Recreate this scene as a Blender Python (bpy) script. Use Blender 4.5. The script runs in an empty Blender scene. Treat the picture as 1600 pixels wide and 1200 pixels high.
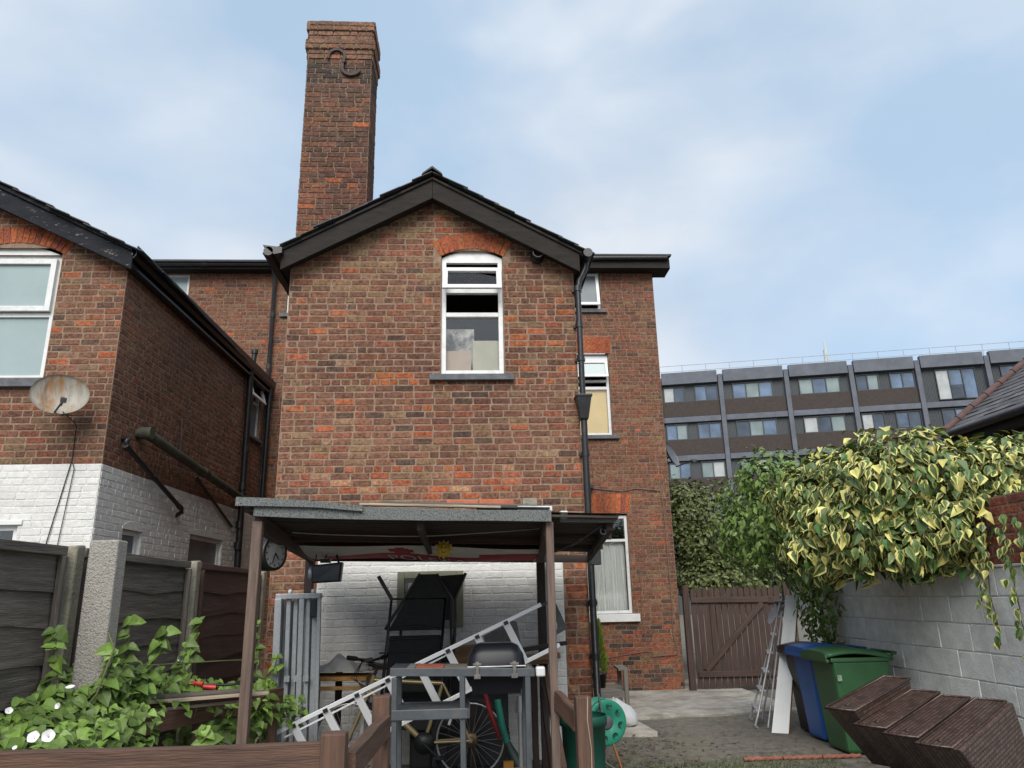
import bpy, bmesh, math, random
from mathutils import Vector, Matrix
random.seed(11)
R_=math.radians
scene=bpy.context.scene
col=scene.collection
# ------------------------------------------------------------------ camera
cam=bpy.data.objects.new('camera',bpy.data.cameras.new('camera')); col.objects.link(cam)
P,YAW,ROLL=R_(16.06),R_(3.3),R_(1.25)
fw=Vector((math.sin(YAW)*math.cos(P),math.cos(YAW)*math.cos(P),math.sin(P)))
r0=Vector((math.cos(YAW),-math.sin(YAW),0)); u0=r0.cross(fw)
rr=r0*math.cos(ROLL)-u0*math.sin(ROLL); uu=u0*math.cos(ROLL)+r0*math.sin(ROLL)
M3=Matrix((rr,uu,-fw)).transposed()
cam.matrix_world=Matrix.Translation((0,0,1.64))@M3.to_4x4()
cam.data.sensor_width=36; cam.data.lens=36*1150/1600; cam.data.clip_end=2000; cam.data.clip_start=.05
scene.camera=cam
# ------------------------------------------------------------------ sky and sun
SUN_AZ=R_(186); SUN_EL=R_(42)      # azimuth measured from +Y towards +X
w=bpy.data.worlds.new('World'); scene.world=w; w.use_nodes=True
nt=w.node_tree; nt.nodes.clear()
def N(t,typ,**k):
    n=t.nodes.new(typ)
    for a,b in k.items(): setattr(n,a,b)
    return n
out=N(nt,'ShaderNodeOutputWorld'); bg=N(nt,'ShaderNodeBackground'); bg.inputs[1].default_value=.084
sky=N(nt,'ShaderNodeTexSky'); sky.sky_type='NISHITA'; sky.sun_disc=False; sky.sun_elevation=SUN_EL; sky.sun_rotation=SUN_AZ
sky.air_density=1.0; sky.dust_density=1.5; sky.ozone_density=1.0
tc=N(nt,'ShaderNodeTexCoord'); mp=N(nt,'ShaderNodeMapping'); mp.inputs['Scale'].default_value=(1,1,1.9); mp.inputs['Location'].default_value=(3.1,1.7,.4)
nz=N(nt,'ShaderNodeTexNoise'); nz.inputs['Scale'].default_value=1.6; nz.inputs['Detail'].default_value=8; nz.inputs['Roughness'].default_value=.5; nz.inputs['Distortion'].default_value=.15
rp=N(nt,'ShaderNodeValToRGB'); rp.color_ramp.elements[0].position=.40; rp.color_ramp.elements[1].position=.60
nz2=N(nt,'ShaderNodeTexNoise'); nz2.inputs['Scale'].default_value=3.2; nz2.inputs['Detail'].default_value=9
rp2=N(nt,'ShaderNodeValToRGB'); rp2.color_ramp.elements[0].position=.3; rp2.color_ramp.elements[1].position=.7
rp2.color_ramp.elements[0].color=(4.6,5.0,5.6,1); rp2.color_ramp.elements[1].color=(6.9,7.1,7.4,1)
mx=N(nt,'ShaderNodeMixRGB'); mulf=N(nt,'ShaderNodeMath',operation='MULTIPLY_ADD'); mulf.inputs[1].default_value=.70; mulf.inputs[2].default_value=.19
vt=N(nt,'ShaderNodeMixRGB',blend_type='MIX'); vt.inputs[0].default_value=.6; vt.inputs[2].default_value=(4.2,6.0,7.9,1)
L=nt.links.new
L(tc.outputs['Generated'],mp.inputs[0]); L(mp.outputs[0],nz.inputs[0]); L(mp.outputs[0],nz2.inputs[0])
L(nz.outputs[0],rp.inputs[0]); L(nz2.outputs[0],rp2.inputs[0]); L(rp.outputs[0],mulf.inputs[0])
L(sky.outputs[0],vt.inputs[1]); L(vt.outputs[0],mx.inputs[1]); L(rp2.outputs[0],mx.inputs[2]); L(mulf.outputs[0],mx.inputs[0])
L(mx.outputs[0],bg.inputs[0]); L(bg.outputs[0],out.inputs[0])
sl=bpy.data.lights.new('sun','SUN'); sl.energy=2.3; sl.angle=R_(42); sl.color=(1,.96,.9)
so=bpy.data.objects.new('sun',sl); col.objects.link(so)
sd=Vector((math.sin(SUN_AZ)*math.cos(SUN_EL),math.cos(SUN_AZ)*math.cos(SUN_EL),math.sin(SUN_EL)))
so.rotation_euler=sd.to_track_quat('Z','Y').to_euler(); so.location=sd*30
scene.view_settings.view_transform='Standard'; scene.view_settings.look='None'; scene.view_settings.exposure=.72; scene.view_settings.gamma=1
scene.render.engine='CYCLES'
# ------------------------------------------------------------------ materials
MATS={}
def mat(name,c,rough=.7,var=.25,scale=6,stretch=None,bump=.0,bscale=40,metal=0,c2=None,spec=.5,src=None,dirt=None,wear=None,coat=0):
    """procedural surface: base colour varied by two noises, optional grain stretch, bump, stains"""
    if name in MATS: return MATS[name]
    m=bpy.data.materials.new(name); m.use_nodes=True; t=m.node_tree; t.nodes.clear(); l=t.links.new
    o=N(t,'ShaderNodeOutputMaterial'); b=N(t,'ShaderNodeBsdfPrincipled'); l(b.outputs[0],o.inputs[0])
    b.inputs['Roughness'].default_value=rough; b.inputs['Metallic'].default_value=metal; b.inputs['Specular IOR Level'].default_value=spec
    b.inputs['Coat Weight'].default_value=coat
    tcn=N(t,'ShaderNodeTexCoord'); mpn=N(t,'ShaderNodeMapping')
    if stretch: mpn.inputs['Scale'].default_value=stretch
    oi=N(t,'ShaderNodeObjectInfo'); addv=N(t,'ShaderNodeVectorMath',operation='ADD'); mulv=N(t,'ShaderNodeMath',operation='MULTIPLY'); mulv.inputs[1].default_value=37.
    l(oi.outputs['Random'],mulv.inputs[0]); l(tcn.outputs['Object'],addv.inputs[0]); l(mulv.outputs[0],addv.inputs[1]); l(addv.outputs[0],mpn.inputs[0])
    n1=N(t,'ShaderNodeTexNoise'); n1.inputs['Scale'].default_value=scale; n1.inputs['Detail'].default_value=6; n1.inputs['Roughness'].default_value=.62; l(mpn.outputs[0],n1.inputs[0])
    r=N(t,'ShaderNodeValToRGB'); r.color_ramp.elements[0].position=.3; r.color_ramp.elements[1].position=.7
    l(n1.outputs[0],r.inputs[0])
    if src:
        if src=='obj': cs=oi.outputs['Color']
        else:
            at=N(t,'ShaderNodeAttribute'); at.attribute_name='col'; cs=at.outputs['Color']
        k0,k1=1-var,1+var
        r.color_ramp.elements[0].color=(k0,k0,k0,1); r.color_ramp.elements[1].color=(k1,k1*.98,k1*.95,1)
        mm=N(t,'ShaderNodeMixRGB',blend_type='MULTIPLY'); mm.inputs[0].default_value=1; l(cs,mm.inputs[1]); l(r.outputs[0],mm.inputs[2]); base=mm.outputs[0]
    else:
        ca=c2 if c2 else tuple(x*(1-var) for x in c); cb=c if c2 else tuple(min(1,x*(1+var)) for x in c)
        r.color_ramp.elements[0].color=(*ca,1); r.color_ramp.elements[1].color=(*cb,1); base=r.outputs[0]
    for st in (dirt,wear):
        if st:   # (colour, scale, lo, hi)
            n3=N(t,'ShaderNodeTexNoise'); n3.inputs['Scale'].default_value=st[1]; n3.inputs['Detail'].default_value=8; n3.inputs['Roughness'].default_value=.7; l(mpn.outputs[0],n3.inputs[0])
            r3=N(t,'ShaderNodeValToRGB'); r3.color_ramp.elements[0].position=st[2]; r3.color_ramp.elements[1].position=st[3]; l(n3.outputs[0],r3.inputs[0])
            m3=N(t,'ShaderNodeMixRGB'); m3.inputs[2].default_value=(*st[0],1); l(r3.outputs[0],m3.inputs[0]); l(base,m3.inputs[1]); base=m3.outputs[0]
    if src and name.startswith('brick'):   # broad weathering across the whole wall
        ge=N(t,'ShaderNodeNewGeometry'); n4=N(t,'ShaderNodeTexNoise'); n4.inputs['Scale'].default_value=.9; n4.inputs['Detail'].default_value=5; l(ge.outputs['Position'],n4.inputs[0])
        r4=N(t,'ShaderNodeValToRGB'); r4.color_ramp.elements[0].position=.32; r4.color_ramp.elements[1].position=.68; r4.color_ramp.elements[0].color=(.72,.70,.70,1); r4.color_ramp.elements[1].color=(1.12,1.10,1.06,1); l(n4.outputs[0],r4.inputs[0])
        m4=N(t,'ShaderNodeMixRGB',blend_type='MULTIPLY'); m4.inputs[0].default_value=1; l(base,m4.inputs[1]); l(r4.outputs[0],m4.inputs[2]); base=m4.outputs[0]
    l(base,b.inputs['Base Color'])
    if bump:
        n2=N(t,'ShaderNodeTexNoise'); n2.inputs['Scale'].default_value=bscale; n2.inputs['Detail'].default_value=5; l(mpn.outputs[0],n2.inputs[0])
        bp=N(t,'ShaderNodeBump'); bp.inputs['Strength'].default_value=bump; bp.inputs['Distance'].default_value=.01; l(n2.outputs[0],bp.inputs['Height']); l(bp.outputs[0],b.inputs['Normal'])
    MATS[name]=m; return m
def glass(name,tint=(.97,.98,.98),a=.02,rough=.02):
    m=bpy.data.materials.new(name); m.use_nodes=True; t=m.node_tree; t.nodes.clear(); l=t.links.new
    o=N(t,'ShaderNodeOutputMaterial'); g=N(t,'ShaderNodeBsdfGlossy'); g.inputs['Roughness'].default_value=rough; g.inputs['Color'].default_value=(1,1,1,1)
    tr=N(t,'ShaderNodeBsdfTransparent'); tr.inputs['Color'].default_value=(*tint,1)
    fr=N(t,'ShaderNodeFresnel'); fr.inputs[0].default_value=1.5; ad=N(t,'ShaderNodeMath',operation='ADD'); ad.inputs[1].default_value=a; ad.use_clamp=True
    mixs=N(t,'ShaderNodeMixShader'); l(fr.outputs[0],ad.inputs[0]); l(ad.outputs[0],mixs.inputs[0]); l(tr.outputs[0],mixs.inputs[1]); l(g.outputs[0],mixs.inputs[2]); l(mixs.outputs[0],o.inputs[0])
    return m
GLASS=glass('window_glass')
FROST=mat('frosted_glass',(.30,.37,.37),.22,.06,2)
BRICK_O=mat('brick_piece',(0,0,0),.92,.60,30,src='obj',bump=.8,bscale=90,dirt=((.235,.165,.105),26,.56,.78),wear=((.05,.036,.032),11,.60,.80),spec=.25)
BRICK_J=mat('brick_joined',(0,0,0),.92,.60,30,src='att',bump=.8,bscale=90,dirt=((.235,.165,.105),26,.56,.78),wear=((.05,.036,.032),11,.60,.80),spec=.25)
MORTAR=mat('mortar',(.24,.168,.12),.95,.3,14,bump=.6,bscale=70,spec=.2)
MORTAR2=mat('mortar_old',(.20,.14,.102),.95,.35,14,bump=.6,bscale=70,spec=.2)
PAINTB=mat('white_masonry_paint',(0,0,0),.75,.10,16,src='att',bump=.7,bscale=60,dirt=((.33,.31,.27),3.2,.60,.85),wear=((.07,.07,.07),26,.70,.74),spec=.3)
PAINTW=mat('white_painted_joint',(.60,.60,.57),.8,.12,18,bump=.6,bscale=60,dirt=((.3,.28,.25),3,.6,.85))
PVC=mat('white_window_plastic',(.66,.665,.655),.4,.08,5,dirt=((.36,.35,.32),6,.52,.85))
SILL=mat('grey_stone_sill',(.10,.105,.115),.8,.3,12,bump=.4,bscale=60,dirt=((.25,.24,.21),14,.60,.75))
BLACKP=mat('black_painted_iron',(.012,.012,.014),.38,.4,8,bump=.15,bscale=50,dirt=((.05,.045,.04),6,.55,.8))
PLASTB=mat('black_plastic',(.012,.012,.013),.42,.3,8)
BARGE=mat('dark_brown_bargeboard',(.027,.0235,.021),.8,.25,4,stretch=(1,6,6),bump=.15,bscale=30,spec=.15,dirt=((.042,.038,.034),5,.55,.8))
BARGE2=mat('peeling_black_bargeboard',(.011,.012,.017),.7,.4,5,stretch=(1,3,3),bump=.3,bscale=40,spec=.2,wear=((.20,.18,.155),9,.60,.66))
SLATE=mat('roof_slate',(0,0,0),.65,.3,14,src='att',bump=.3,bscale=50)
SLATED=mat('dark_slate_edge',(.03,.03,.034),.7,.4,14,bump=.4,bscale=50)
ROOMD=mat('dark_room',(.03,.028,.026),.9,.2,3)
LEAD=mat('weathered_grey_pvc_pipe',(.03,.03,.033),.45,.3,6)
# ------------------------------------------------------------------ mesh helpers
def lin(r,g,b):
    f=lambda c:(c/255/12.92 if c/255<=.04045 else ((c/255+.055)/1.055)**2.4)
    return (f(r),f(g),f(b))
def wm(o):
    m=o.matrix_basis.copy()
    while o.parent: o=o.parent; m=o.matrix_basis@m
    return m
def place(o,parent,world):
    o.parent=parent; o.matrix_basis=(wm(parent).inverted()@world) if parent else world
    col.objects.link(o); return o
class MB:
    def __init__(s): s.v=[]; s.f=[]; s.c=[]; s.s=[]; s.cur=(.5,.5,.5); s.sm=False; s.mi=[]; s.m=0
    def add(s,vs,fs,c=None,sm=None):
        b=len(s.v); s.v.extend([tuple(v) for v in vs])
        for f in fs: s.f.append(tuple(i+b for i in f)); s.c.append(c or s.cur); s.s.append(s.sm if sm is None else sm); s.mi.append(s.m)
        return s
    def box(s,x0,x1,y0,y1,z0,z1,**k):
        return s.add([(x0,y0,z0),(x1,y0,z0),(x1,y1,z0),(x0,y1,z0),(x0,y0,z1),(x1,y0,z1),(x1,y1,z1),(x0,y1,z1)],
          [(0,3,2,1),(4,5,6,7),(0,1,5,4),(1,2,6,5),(2,3,7,6),(3,0,4,7)],**k)
    def hexa(s,p,**k):   # 8 points bottom 4 (ccw from above) top 4
        return s.add(p,[(0,3,2,1),(4,5,6,7),(0,1,5,4),(1,2,6,5),(2,3,7,6),(3,0,4,7)],**k)
    def beam(s,p0,p1,w,h,up=(0,0,1),**k):
        p0=Vector(p0);p1=Vector(p1); d=(p1-p0).normalized(); u=Vector(up)
        if abs(d.dot(u))>.97: u=Vector((0,1,0))
        sd=d.cross(u).normalized(); u=sd.cross(d)
        a=sd*w/2;b=u*h/2
        return s.hexa([p0-a-b,p0+a-b,p1+a-b,p1-a-b,p0-a+b,p0+a+b,p1+a+b,p1-a+b],**k)
    def tube(s,pts,r,n=10,caps=True,closed=False,c=None):
        pts=[Vector(p) for p in pts]; m=len(pts); rs=r if isinstance(r,(list,tuple)) else [r]*m
        rings=[]; prev=None
        for i,p in enumerate(pts):
            a=pts[i-1] if (i>0 or closed) else p; b=pts[(i+1)%m] if (i<m-1 or closed) else p
            d=(b-a).normalized()
            if prev is None:
                u=Vector((0,0,1)) if abs(d.z)<.9 else Vector((1,0,0))
                u=(u-d*u.dot(d)).normalized()
            else: u=(prev-d*prev.dot(d)).normalized()
            prev=u; v=d.cross(u)
            rings.append([p+(u*math.cos(2*math.pi*k/n)+v*math.sin(2*math.pi*k/n))*rs[i] for k in range(n)])
        vs=[q for ring in rings for q in ring]; fs=[]
        for i in range(m if closed else m-1):
            j=(i+1)%m
            for k in range(n): fs.append((i*n+k,i*n+(k+1)%n,j*n+(k+1)%n,j*n+k))
        s.add(vs,fs,c,True)
        if caps and not closed:
            s.add(rings[0],[tuple(range(n-1,-1,-1))],c,False); s.add(rings[-1],[tuple(range(n))],c,False)
        return s
    def lathe(s,prof,ctr,axis=(0,0,1),n=24,c=None,sm=True):   # prof: (r, h) list
        ax=Vector(axis).normalized(); u=Vector((1,0,0)) if abs(ax.x)<.9 else Vector((0,1,0)); u=(u-ax*u.dot(ax)).normalized(); v=ax.cross(u); ct=Vector(ctr)
        vs=[]; fs=[]
        for r,h in prof:
            for k in range(n): vs.append(ct+ax*h+(u*math.cos(2*math.pi*k/n)+v*math.sin(2*math.pi*k/n))*r)
        for i in range(len(prof)-1):
            for k in range(n): fs.append((i*n+k,i*n+(k+1)%n,(i+1)*n+(k+1)%n,(i+1)*n+k))
        return s.add(vs,fs,c,sm)
    def prism(s,poly,ex,c=None):   # poly: 3d points, ex: extrusion vector
        n=len(poly); ex=Vector(ex); a=[Vector(p) for p in poly]; b=[p+ex for p in a]
        fs=[tuple(range(n-1,-1,-1)),tuple(range(n,2*n))]+[(i,(i+1)%n,n+(i+1)%n,n+i) for i in range(n)]
        return s.add(a+b,fs,c)
    def build(s,name,m,parent=None,bevel=0,world=None,fix=True,centre=True):
        if not s.v: return None
        if world is None:
            xs=[v[0] for v in s.v];ys=[v[1] for v in s.v];zs=[v[2] for v in s.v]
            cx,cy,cz=(min(xs)+max(xs))/2,(min(ys)+max(ys))/2,min(zs)
            vs=[(v[0]-cx,v[1]-cy,v[2]-cz) for v in s.v]; world=Matrix.Translation((cx,cy,cz))
        else: vs=s.v
        me=bpy.data.meshes.new(name); me.from_pydata(vs,[],s.f)
        a=me.attributes.new('col','FLOAT_COLOR','FACE'); a.data.foreach_set('color',[x for c in s.c for x in (c[0],c[1],c[2],1)])
        me.polygons.foreach_set('use_smooth',s.s)
        ms=m if isinstance(m,(list,tuple)) else [m]
        for k in ms: me.materials.append(k)
        if len(ms)>1: me.polygons.foreach_set('material_index',s.mi)
        if fix:
            bm=bmesh.new(); bm.from_mesh(me); bmesh.ops.recalc_face_normals(bm,faces=bm.faces); bm.to_mesh(me); bm.free()
        me.update(); o=bpy.data.objects.new(name,me); place(o,parent,world)
        if bevel:
            bv=o.modifiers.new('bevel','BEVEL'); bv.width=bevel; bv.segments=2; bv.limit_method='ANGLE'; bv.angle_limit=R_(40)
        return o
def beam_obj(name,p0,p1,w,h,m,parent=None,up=(0,0,1),bevel=.004,warp=0,seg=1,seed=0):
    """a plank or bar as its own object: local X runs along its length so the grain follows it"""
    p0=Vector(p0);p1=Vector(p1); d=p1-p0; Ln=d.length; d.normalize(); u=Vector(up)
    if abs(d.dot(u))>.97: u=Vector((0,1,0))
    sd=u.cross(d).normalized(); u=d.cross(sd)
    mw=Matrix((d,sd,u)).transposed().to_4x4(); mw.translation=p0
    b=MB(); rg=random.Random(seed+int(Ln*1000)); vs=[];fs=[]
    off=[(rg.uniform(-warp,warp),rg.uniform(-warp,warp),rg.uniform(-warp,warp)) for _ in range(seg+1)]
    for i in range(seg+1):
        x=Ln*i/seg; a=off[i]
        vs+=[(x,-w/2+a[0],-h/2+a[1]),(x,w/2+a[0],-h/2+a[1]),(x,w/2+a[0],h/2+a[2]),(x,-w/2+a[0],h/2+a[2])]
    for i in range(seg):
        q=i*4
        for k in range(4): fs.append((q+k,q+(k+1)%4,q+4+(k+1)%4,q+4+k))
    fs+=[(3,2,1,0),tuple(seg*4+k for k in range(4))]
    b.add(vs,fs); return b.build(name,m,parent,bevel=bevel,world=mw)
def thing(name,label,cat,loc,group=None):
    o=bpy.data.objects.new(name,None); o.empty_display_size=.2; o['label']=label; o['category']=cat
    if group: o['group']=group
    return place(o,None,Matrix.Translation(loc))
def tag(o,label,cat,group=None):
    o['label']=label; o['category']=cat
    if group: o['group']=group
    return o
def struct(o): o['kind']='structure'; return o
def stuff(o): o['kind']='stuff'; return o
class Wall:
    def __init__(s,O,U,Nn): s.O=Vector(O); s.U=Vector(U).normalized(); s.N=Vector(Nn).normalized(); s.Z=Vector((0,0,1))
    def p(s,u,v,d=0): return s.O+s.U*u+s.Z*v+s.N*d
    def box(s,mb,u0,u1,v0,v1,d0,d1,c=None):
        q=[s.p(u0,v0,d0),s.p(u1,v0,d0),s.p(u1,v0,d1),s.p(u0,v0,d1),s.p(u0,v1,d0),s.p(u1,v1,d0),s.p(u1,v1,d1),s.p(u0,v1,d1)]
        return mb.hexa(q,c=c)
# ------------------------------------------------------------------ brickwork
def brick_geo(L,h,pr,rg,detail=2):
    """local (u,v,d) vertices and faces of one worn brick"""
    if detail==1:
        j=lambda:rg.uniform(-.002,.002)
        o=[(j(),j()),(L+j(),j()),(L+j(),h+j()),(j(),h+j())]
    else:
        j=lambda a=.0028:rg.uniform(-a,a)
        o=[(.004+j(),j()),(L*.35+j(.02),j()),(L*.68+j(.02),j()),(L-.004+j(),j()),(L+j(),h*.5+j()),(L-.004+j(),h+j()),(L*.6+j(.03),h+j()),(L*.3+j(.02),h+j()),(.004+j(),h+j()),(j(),h*.5+j())]
    n=len(o); cx,cy=L/2,h/2; ins=.0045
    tl=rg.uniform(-.0025,.0025)
    v=[(a,b,-.006) for a,b in o]+[(a,b,pr-.004) for a,b in o]
    if detail==1:
        return v,[tuple(range(n,2*n))]+[(i,(i+1)%n,n+(i+1)%n,n+i) for i in range(n)]
    for a,b in o: v.append((a+(ins if a<cx else -ins),b+(ins if b<cy else -ins),pr+tl*(a/L-.5)+rg.uniform(-.001,.001)))
    f=[tuple(range(2*n,3*n))]
    for k in (0,1):
        for i in range(n): f.append((k*n+i,k*n+(i+1)%n,(k+1)*n+(i+1)%n,(k+1)*n+i))
    return v,f
def lay(W,v0,v1,ch,iv,rg,joint=.0145,SL=.228,hdr=13,jit=.004,k0=0):
    """list of bricks (u,v,L,h) laid course by course in the free intervals iv(va,vb)"""
    out=[]; n=int(round((v1-v0)/ch))
    for k in range(n):
        va=v0+k*ch; vb=va+ch
        k+=k0; header=(k%hdr==hdr-1)
        for a,b in iv(va,vb):
            u=a; first=True
            shift=(k%2)*SL*.5
            x=a-((a-shift)%SL)
            if header: SLk=SL*.5; x=a-((a-SL*.25)%SLk)
            else: SLk=SL
            while x<b-.001:
                e=x+SLk+rg.uniform(-.012,.012)
                if not header and rg.random()<.13: e=x+SLk*.5
                s0=max(x,a); e0=min(e,b)
                if b-e0<.045: e0=b
                if e0-s0>.03:
                    out.append((s0+joint/2,va+joint/2+rg.uniform(-jit,jit)*.5,e0-s0-joint,ch-joint+rg.uniform(-jit,jit)*.4))
                x=e if e0<b else b
    return out
def emit(mb,W,bricks,colf,rg,pr=.0045,detail=2):
    for (u,v,L,h) in bricks:
        vs,fs=brick_geo(L,h,pr+rg.uniform(-.002,.002),rg,detail)
        mb.add([W.p(u+a,v+b,d) for a,b,d in vs],fs,c=colf(u+L/2,v,rg))
def mortar_bed(mb,W,v0,v1,ch,iv,d=0):
    n=int(round((v1-v0)/ch))
    for k in range(n):
        va=v0+k*ch
        for a,b in iv(va,va+ch): mb.add([W.p(a,va,d),W.p(b,va,d),W.p(b,va+ch,d),W.p(a,va+ch,d)],[(0,1,2,3)])
def sub(iv,holes):
    for h0,h1 in holes:
        o=[]
        for a,b in iv:
            if h1<=a or h0>=b: o.append((a,b)); continue
            if h0>a: o.append((a,h0))
            if h1<b: o.append((h1,b))
        iv=o
    return [(a,b) for a,b in iv if b-a>.02]
PAL=[((.150,.078,.057),34),((.175,.088,.062),32),((.185,.116,.076),13),((.195,.080,.054),13),((.092,.060,.050),5),((.29,.098,.050),2.5),((.22,.145,.095),2)]
def pick(rg,pal=PAL):
    t=rg.random()*sum(w for _,w in pal)
    for c,w in pal:
        t-=w
        if t<=0: break
    k=rg.uniform(.88,1.12); return tuple(x*k*rg.uniform(.95,1.05)*t_ for x,t_ in zip(c,(1.05,1.01,.95)))
BR_VAR=[]
def brick_variants():
    rg=random.Random(5)
    for i in range(8):
        v,f=brick_geo(.216,.070,.0045,rg); m=MB(); m.add([(a,-d,b) for a,b,d in v],f)
        o=m.build('brick',BRICK_O,world=Matrix.Identity(4)); BR_VAR.append(o.data); bpy.data.objects.remove(o)
brick_variants()
def brick_obj(W,b,c,parent,rg):
    u,v,L,h=b; o=bpy.data.objects.new('brick',rg.choice(BR_VAR)); o.color=(*c,1)
    flip=rg.random()<.0
    wmx=Matrix.Translation(W.p(u,v,rg.uniform(-.002,.002)))@Matrix.Diagonal((L/.216,1,h/.070,1))
    place(o,parent,wmx); return o
def arch(mb,W,uc,half,vs,rise,th,n,colf,rg,pr=.009,splay=1.0,flat=False):
    """segmental (or flat) arch of upright bricks above an opening"""
    if flat or rise<.005:
        for i in range(n):
            a=-half+2*half*i/n+.004; b=-half+2*half*(i+1)/n-.004; k=splay*.16
            q=[(uc+a,vs),(uc+b,vs),(uc+b*(1+k),vs+th),(uc+a*(1+k),vs+th)]
            mb.prism([W.p(x,y,-.006) for x,y in q],W.N*(pr+.006+rg.uniform(-.002,.002)),c=colf(0,0,rg))
        return
    rad=(half*half+rise*rise)/(2*rise); zc=vs+rise-rad; an=math.asin(half/rad)
    for i in range(n):
        t0=-an+2*an*i/n+.004/rad; t1=-an+2*an*(i+1)/n-.004/rad
        t=th*rg.uniform(.97,1.02)
        q=[(uc+rad*math.sin(t0),zc+rad*math.cos(t0)),(uc+rad*math.sin(t1),zc+rad*math.cos(t1)),(uc+(rad+t)*math.sin(t1),zc+(rad+t)*math.cos(t1)),(uc+(rad+t)*math.sin(t0),zc+(rad+t)*math.cos(t0))]
        mb.prism([W.p(x,y,-.006) for x,y in q],W.N*(pr+.006+rg.uniform(-.002,.002)),c=colf(0,0,rg))
def arch_objs(parent,W,uc,half,vs,rise,th,n,colf,rg,flat=False):
    for i in range(n):
        m=MB(); c=colf(0,0,rg)
        if flat:
            a=-half+2*half*i/n+.004; b=-half+2*half*(i+1)/n-.004; k=.10
            q=[(uc+a,vs),(uc+b,vs),(uc+b*(1+k),vs+th),(uc+a*(1+k),vs+th)]
        else:
            rad=(half*half+rise*rise)/(2*rise); zc=vs+rise-rad; an=math.asin(half/rad)
            t0=-an+2*an*i/n+.004/rad; t1=-an+2*an*(i+1)/n-.004/rad; t=th*rg.uniform(.97,1.02)
            q=[(uc+rad*math.sin(t0),zc+rad*math.cos(t0)),(uc+rad*math.sin(t1),zc+rad*math.cos(t1)),(uc+(rad+t)*math.sin(t1),zc+(rad+t)*math.cos(t1)),(uc+(rad+t)*math.sin(t0),zc+(rad+t)*math.cos(t0))]
        m.prism([W.p(x,y,-.006) for x,y in q],W.N*(.015+rg.uniform(-.002,.002)),c=c)
        m.build('arch_brick',BRICK_J,parent,bevel=.002)
def frame_rect(mb,W,u0,u1,v0,v1,t,d0,d1,c=None):
    W.box(mb,u0,u0+t,v0,v1,d0,d1,c); W.box(mb,u1-t,u1,v0,v1,d0,d1,c); W.box(mb,u0+t,u1-t,v0,v0+t,d0,d1,c); W.box(mb,u0+t,u1-t,v1-t,v1,d0,d1,c)
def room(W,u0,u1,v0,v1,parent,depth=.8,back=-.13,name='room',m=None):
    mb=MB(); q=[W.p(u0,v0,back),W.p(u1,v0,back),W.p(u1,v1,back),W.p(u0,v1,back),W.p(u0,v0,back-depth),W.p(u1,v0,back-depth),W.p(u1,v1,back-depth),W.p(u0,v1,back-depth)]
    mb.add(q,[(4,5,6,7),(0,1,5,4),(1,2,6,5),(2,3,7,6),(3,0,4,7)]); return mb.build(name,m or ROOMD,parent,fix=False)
def reveal(mb,W,u0,u1,v0,v1,dep=.13):
    mb.add([W.p(u0,v0,0),W.p(u0,v1,0),W.p(u0,v1,-dep),W.p(u0,v0,-dep)],[(0,1,2,3)]); mb.add([W.p(u1,v0,0),W.p(u1,v1,0),W.p(u1,v1,-dep),W.p(u1,v0,-dep)],[(0,3,2,1)])
    mb.add([W.p(u0,v1,0),W.p(u1,v1,0),W.p(u1,v1,-dep),W.p(u0,v1,-dep)],[(0,1,2,3)]); mb.add([W.p(u0,v0,0),W.p(u1,v0,0),W.p(u1,v0,-dep),W.p(u0,v0,-dep)],[(0,3,2,1)])
def sill(W,u0,u1,v0,v1,parent,m=None,out=.06,name='sill'):
    mb=MB(); W.box(mb,u0,u1,v0,v1,-.11,out); return mb.build(name,m or SILL,parent,bevel=.006)
def sash(W,u0,u1,v0,v1,d,parent,t=.05,g=None,open_bottom=0,dep=.05,name='sash'):
    """a glazed sash; open_bottom swings its foot outwards"""
    mb=MB(); ob=open_bottom
    def pp(u,v,dd):
        f=(v1-v)/(v1-v0); a=math.asin(min(.9,ob/(v1-v0))) if ob else 0
        return W.p(u,v1-(v1-v)*math.cos(a),d+dd+(v1-v)*math.sin(a))
    def bx(a,b,c0,c1,d0,d1):
        mb.hexa([pp(a,c0,d0),pp(b,c0,d0),pp(b,c0,d1),pp(a,c0,d1),pp(a,c1,d0),pp(b,c1,d0),pp(b,c1,d1),pp(a,c1,d1)])
    bx(u0,u0+t,v0,v1,0,dep); bx(u1-t,u1,v0,v1,0,dep); bx(u0+t,u1-t,v0,v0+t,0,dep); bx(u0+t,u1-t,v1-t,v1,0,dep)
    s_=mb.build(name,PVC,parent,bevel=.004)
    g2=MB(); g2.hexa([pp(u0+t*.8,v0+t*.8,.018),pp(u1-t*.8,v0+t*.8,.018),pp(u1-t*.8,v0+t*.8,.024),pp(u0+t*.8,v0+t*.8,.024),pp(u0+t*.8,v1-t*.8,.018),pp(u1-t*.8,v1-t*.8,.018),pp(u1-t*.8,v1-t*.8,.024),pp(u0+t*.8,v1-t*.8,.024)])
    g2.build('pane',g or GLASS,parent); return s_
def pane(W,u0,u1,v0,v1,d,parent,g=None):
    mb=MB(); W.box(mb,u0,u1,v0,v1,d,d+.006); return mb.build('pane',g or GLASS,parent)
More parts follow.
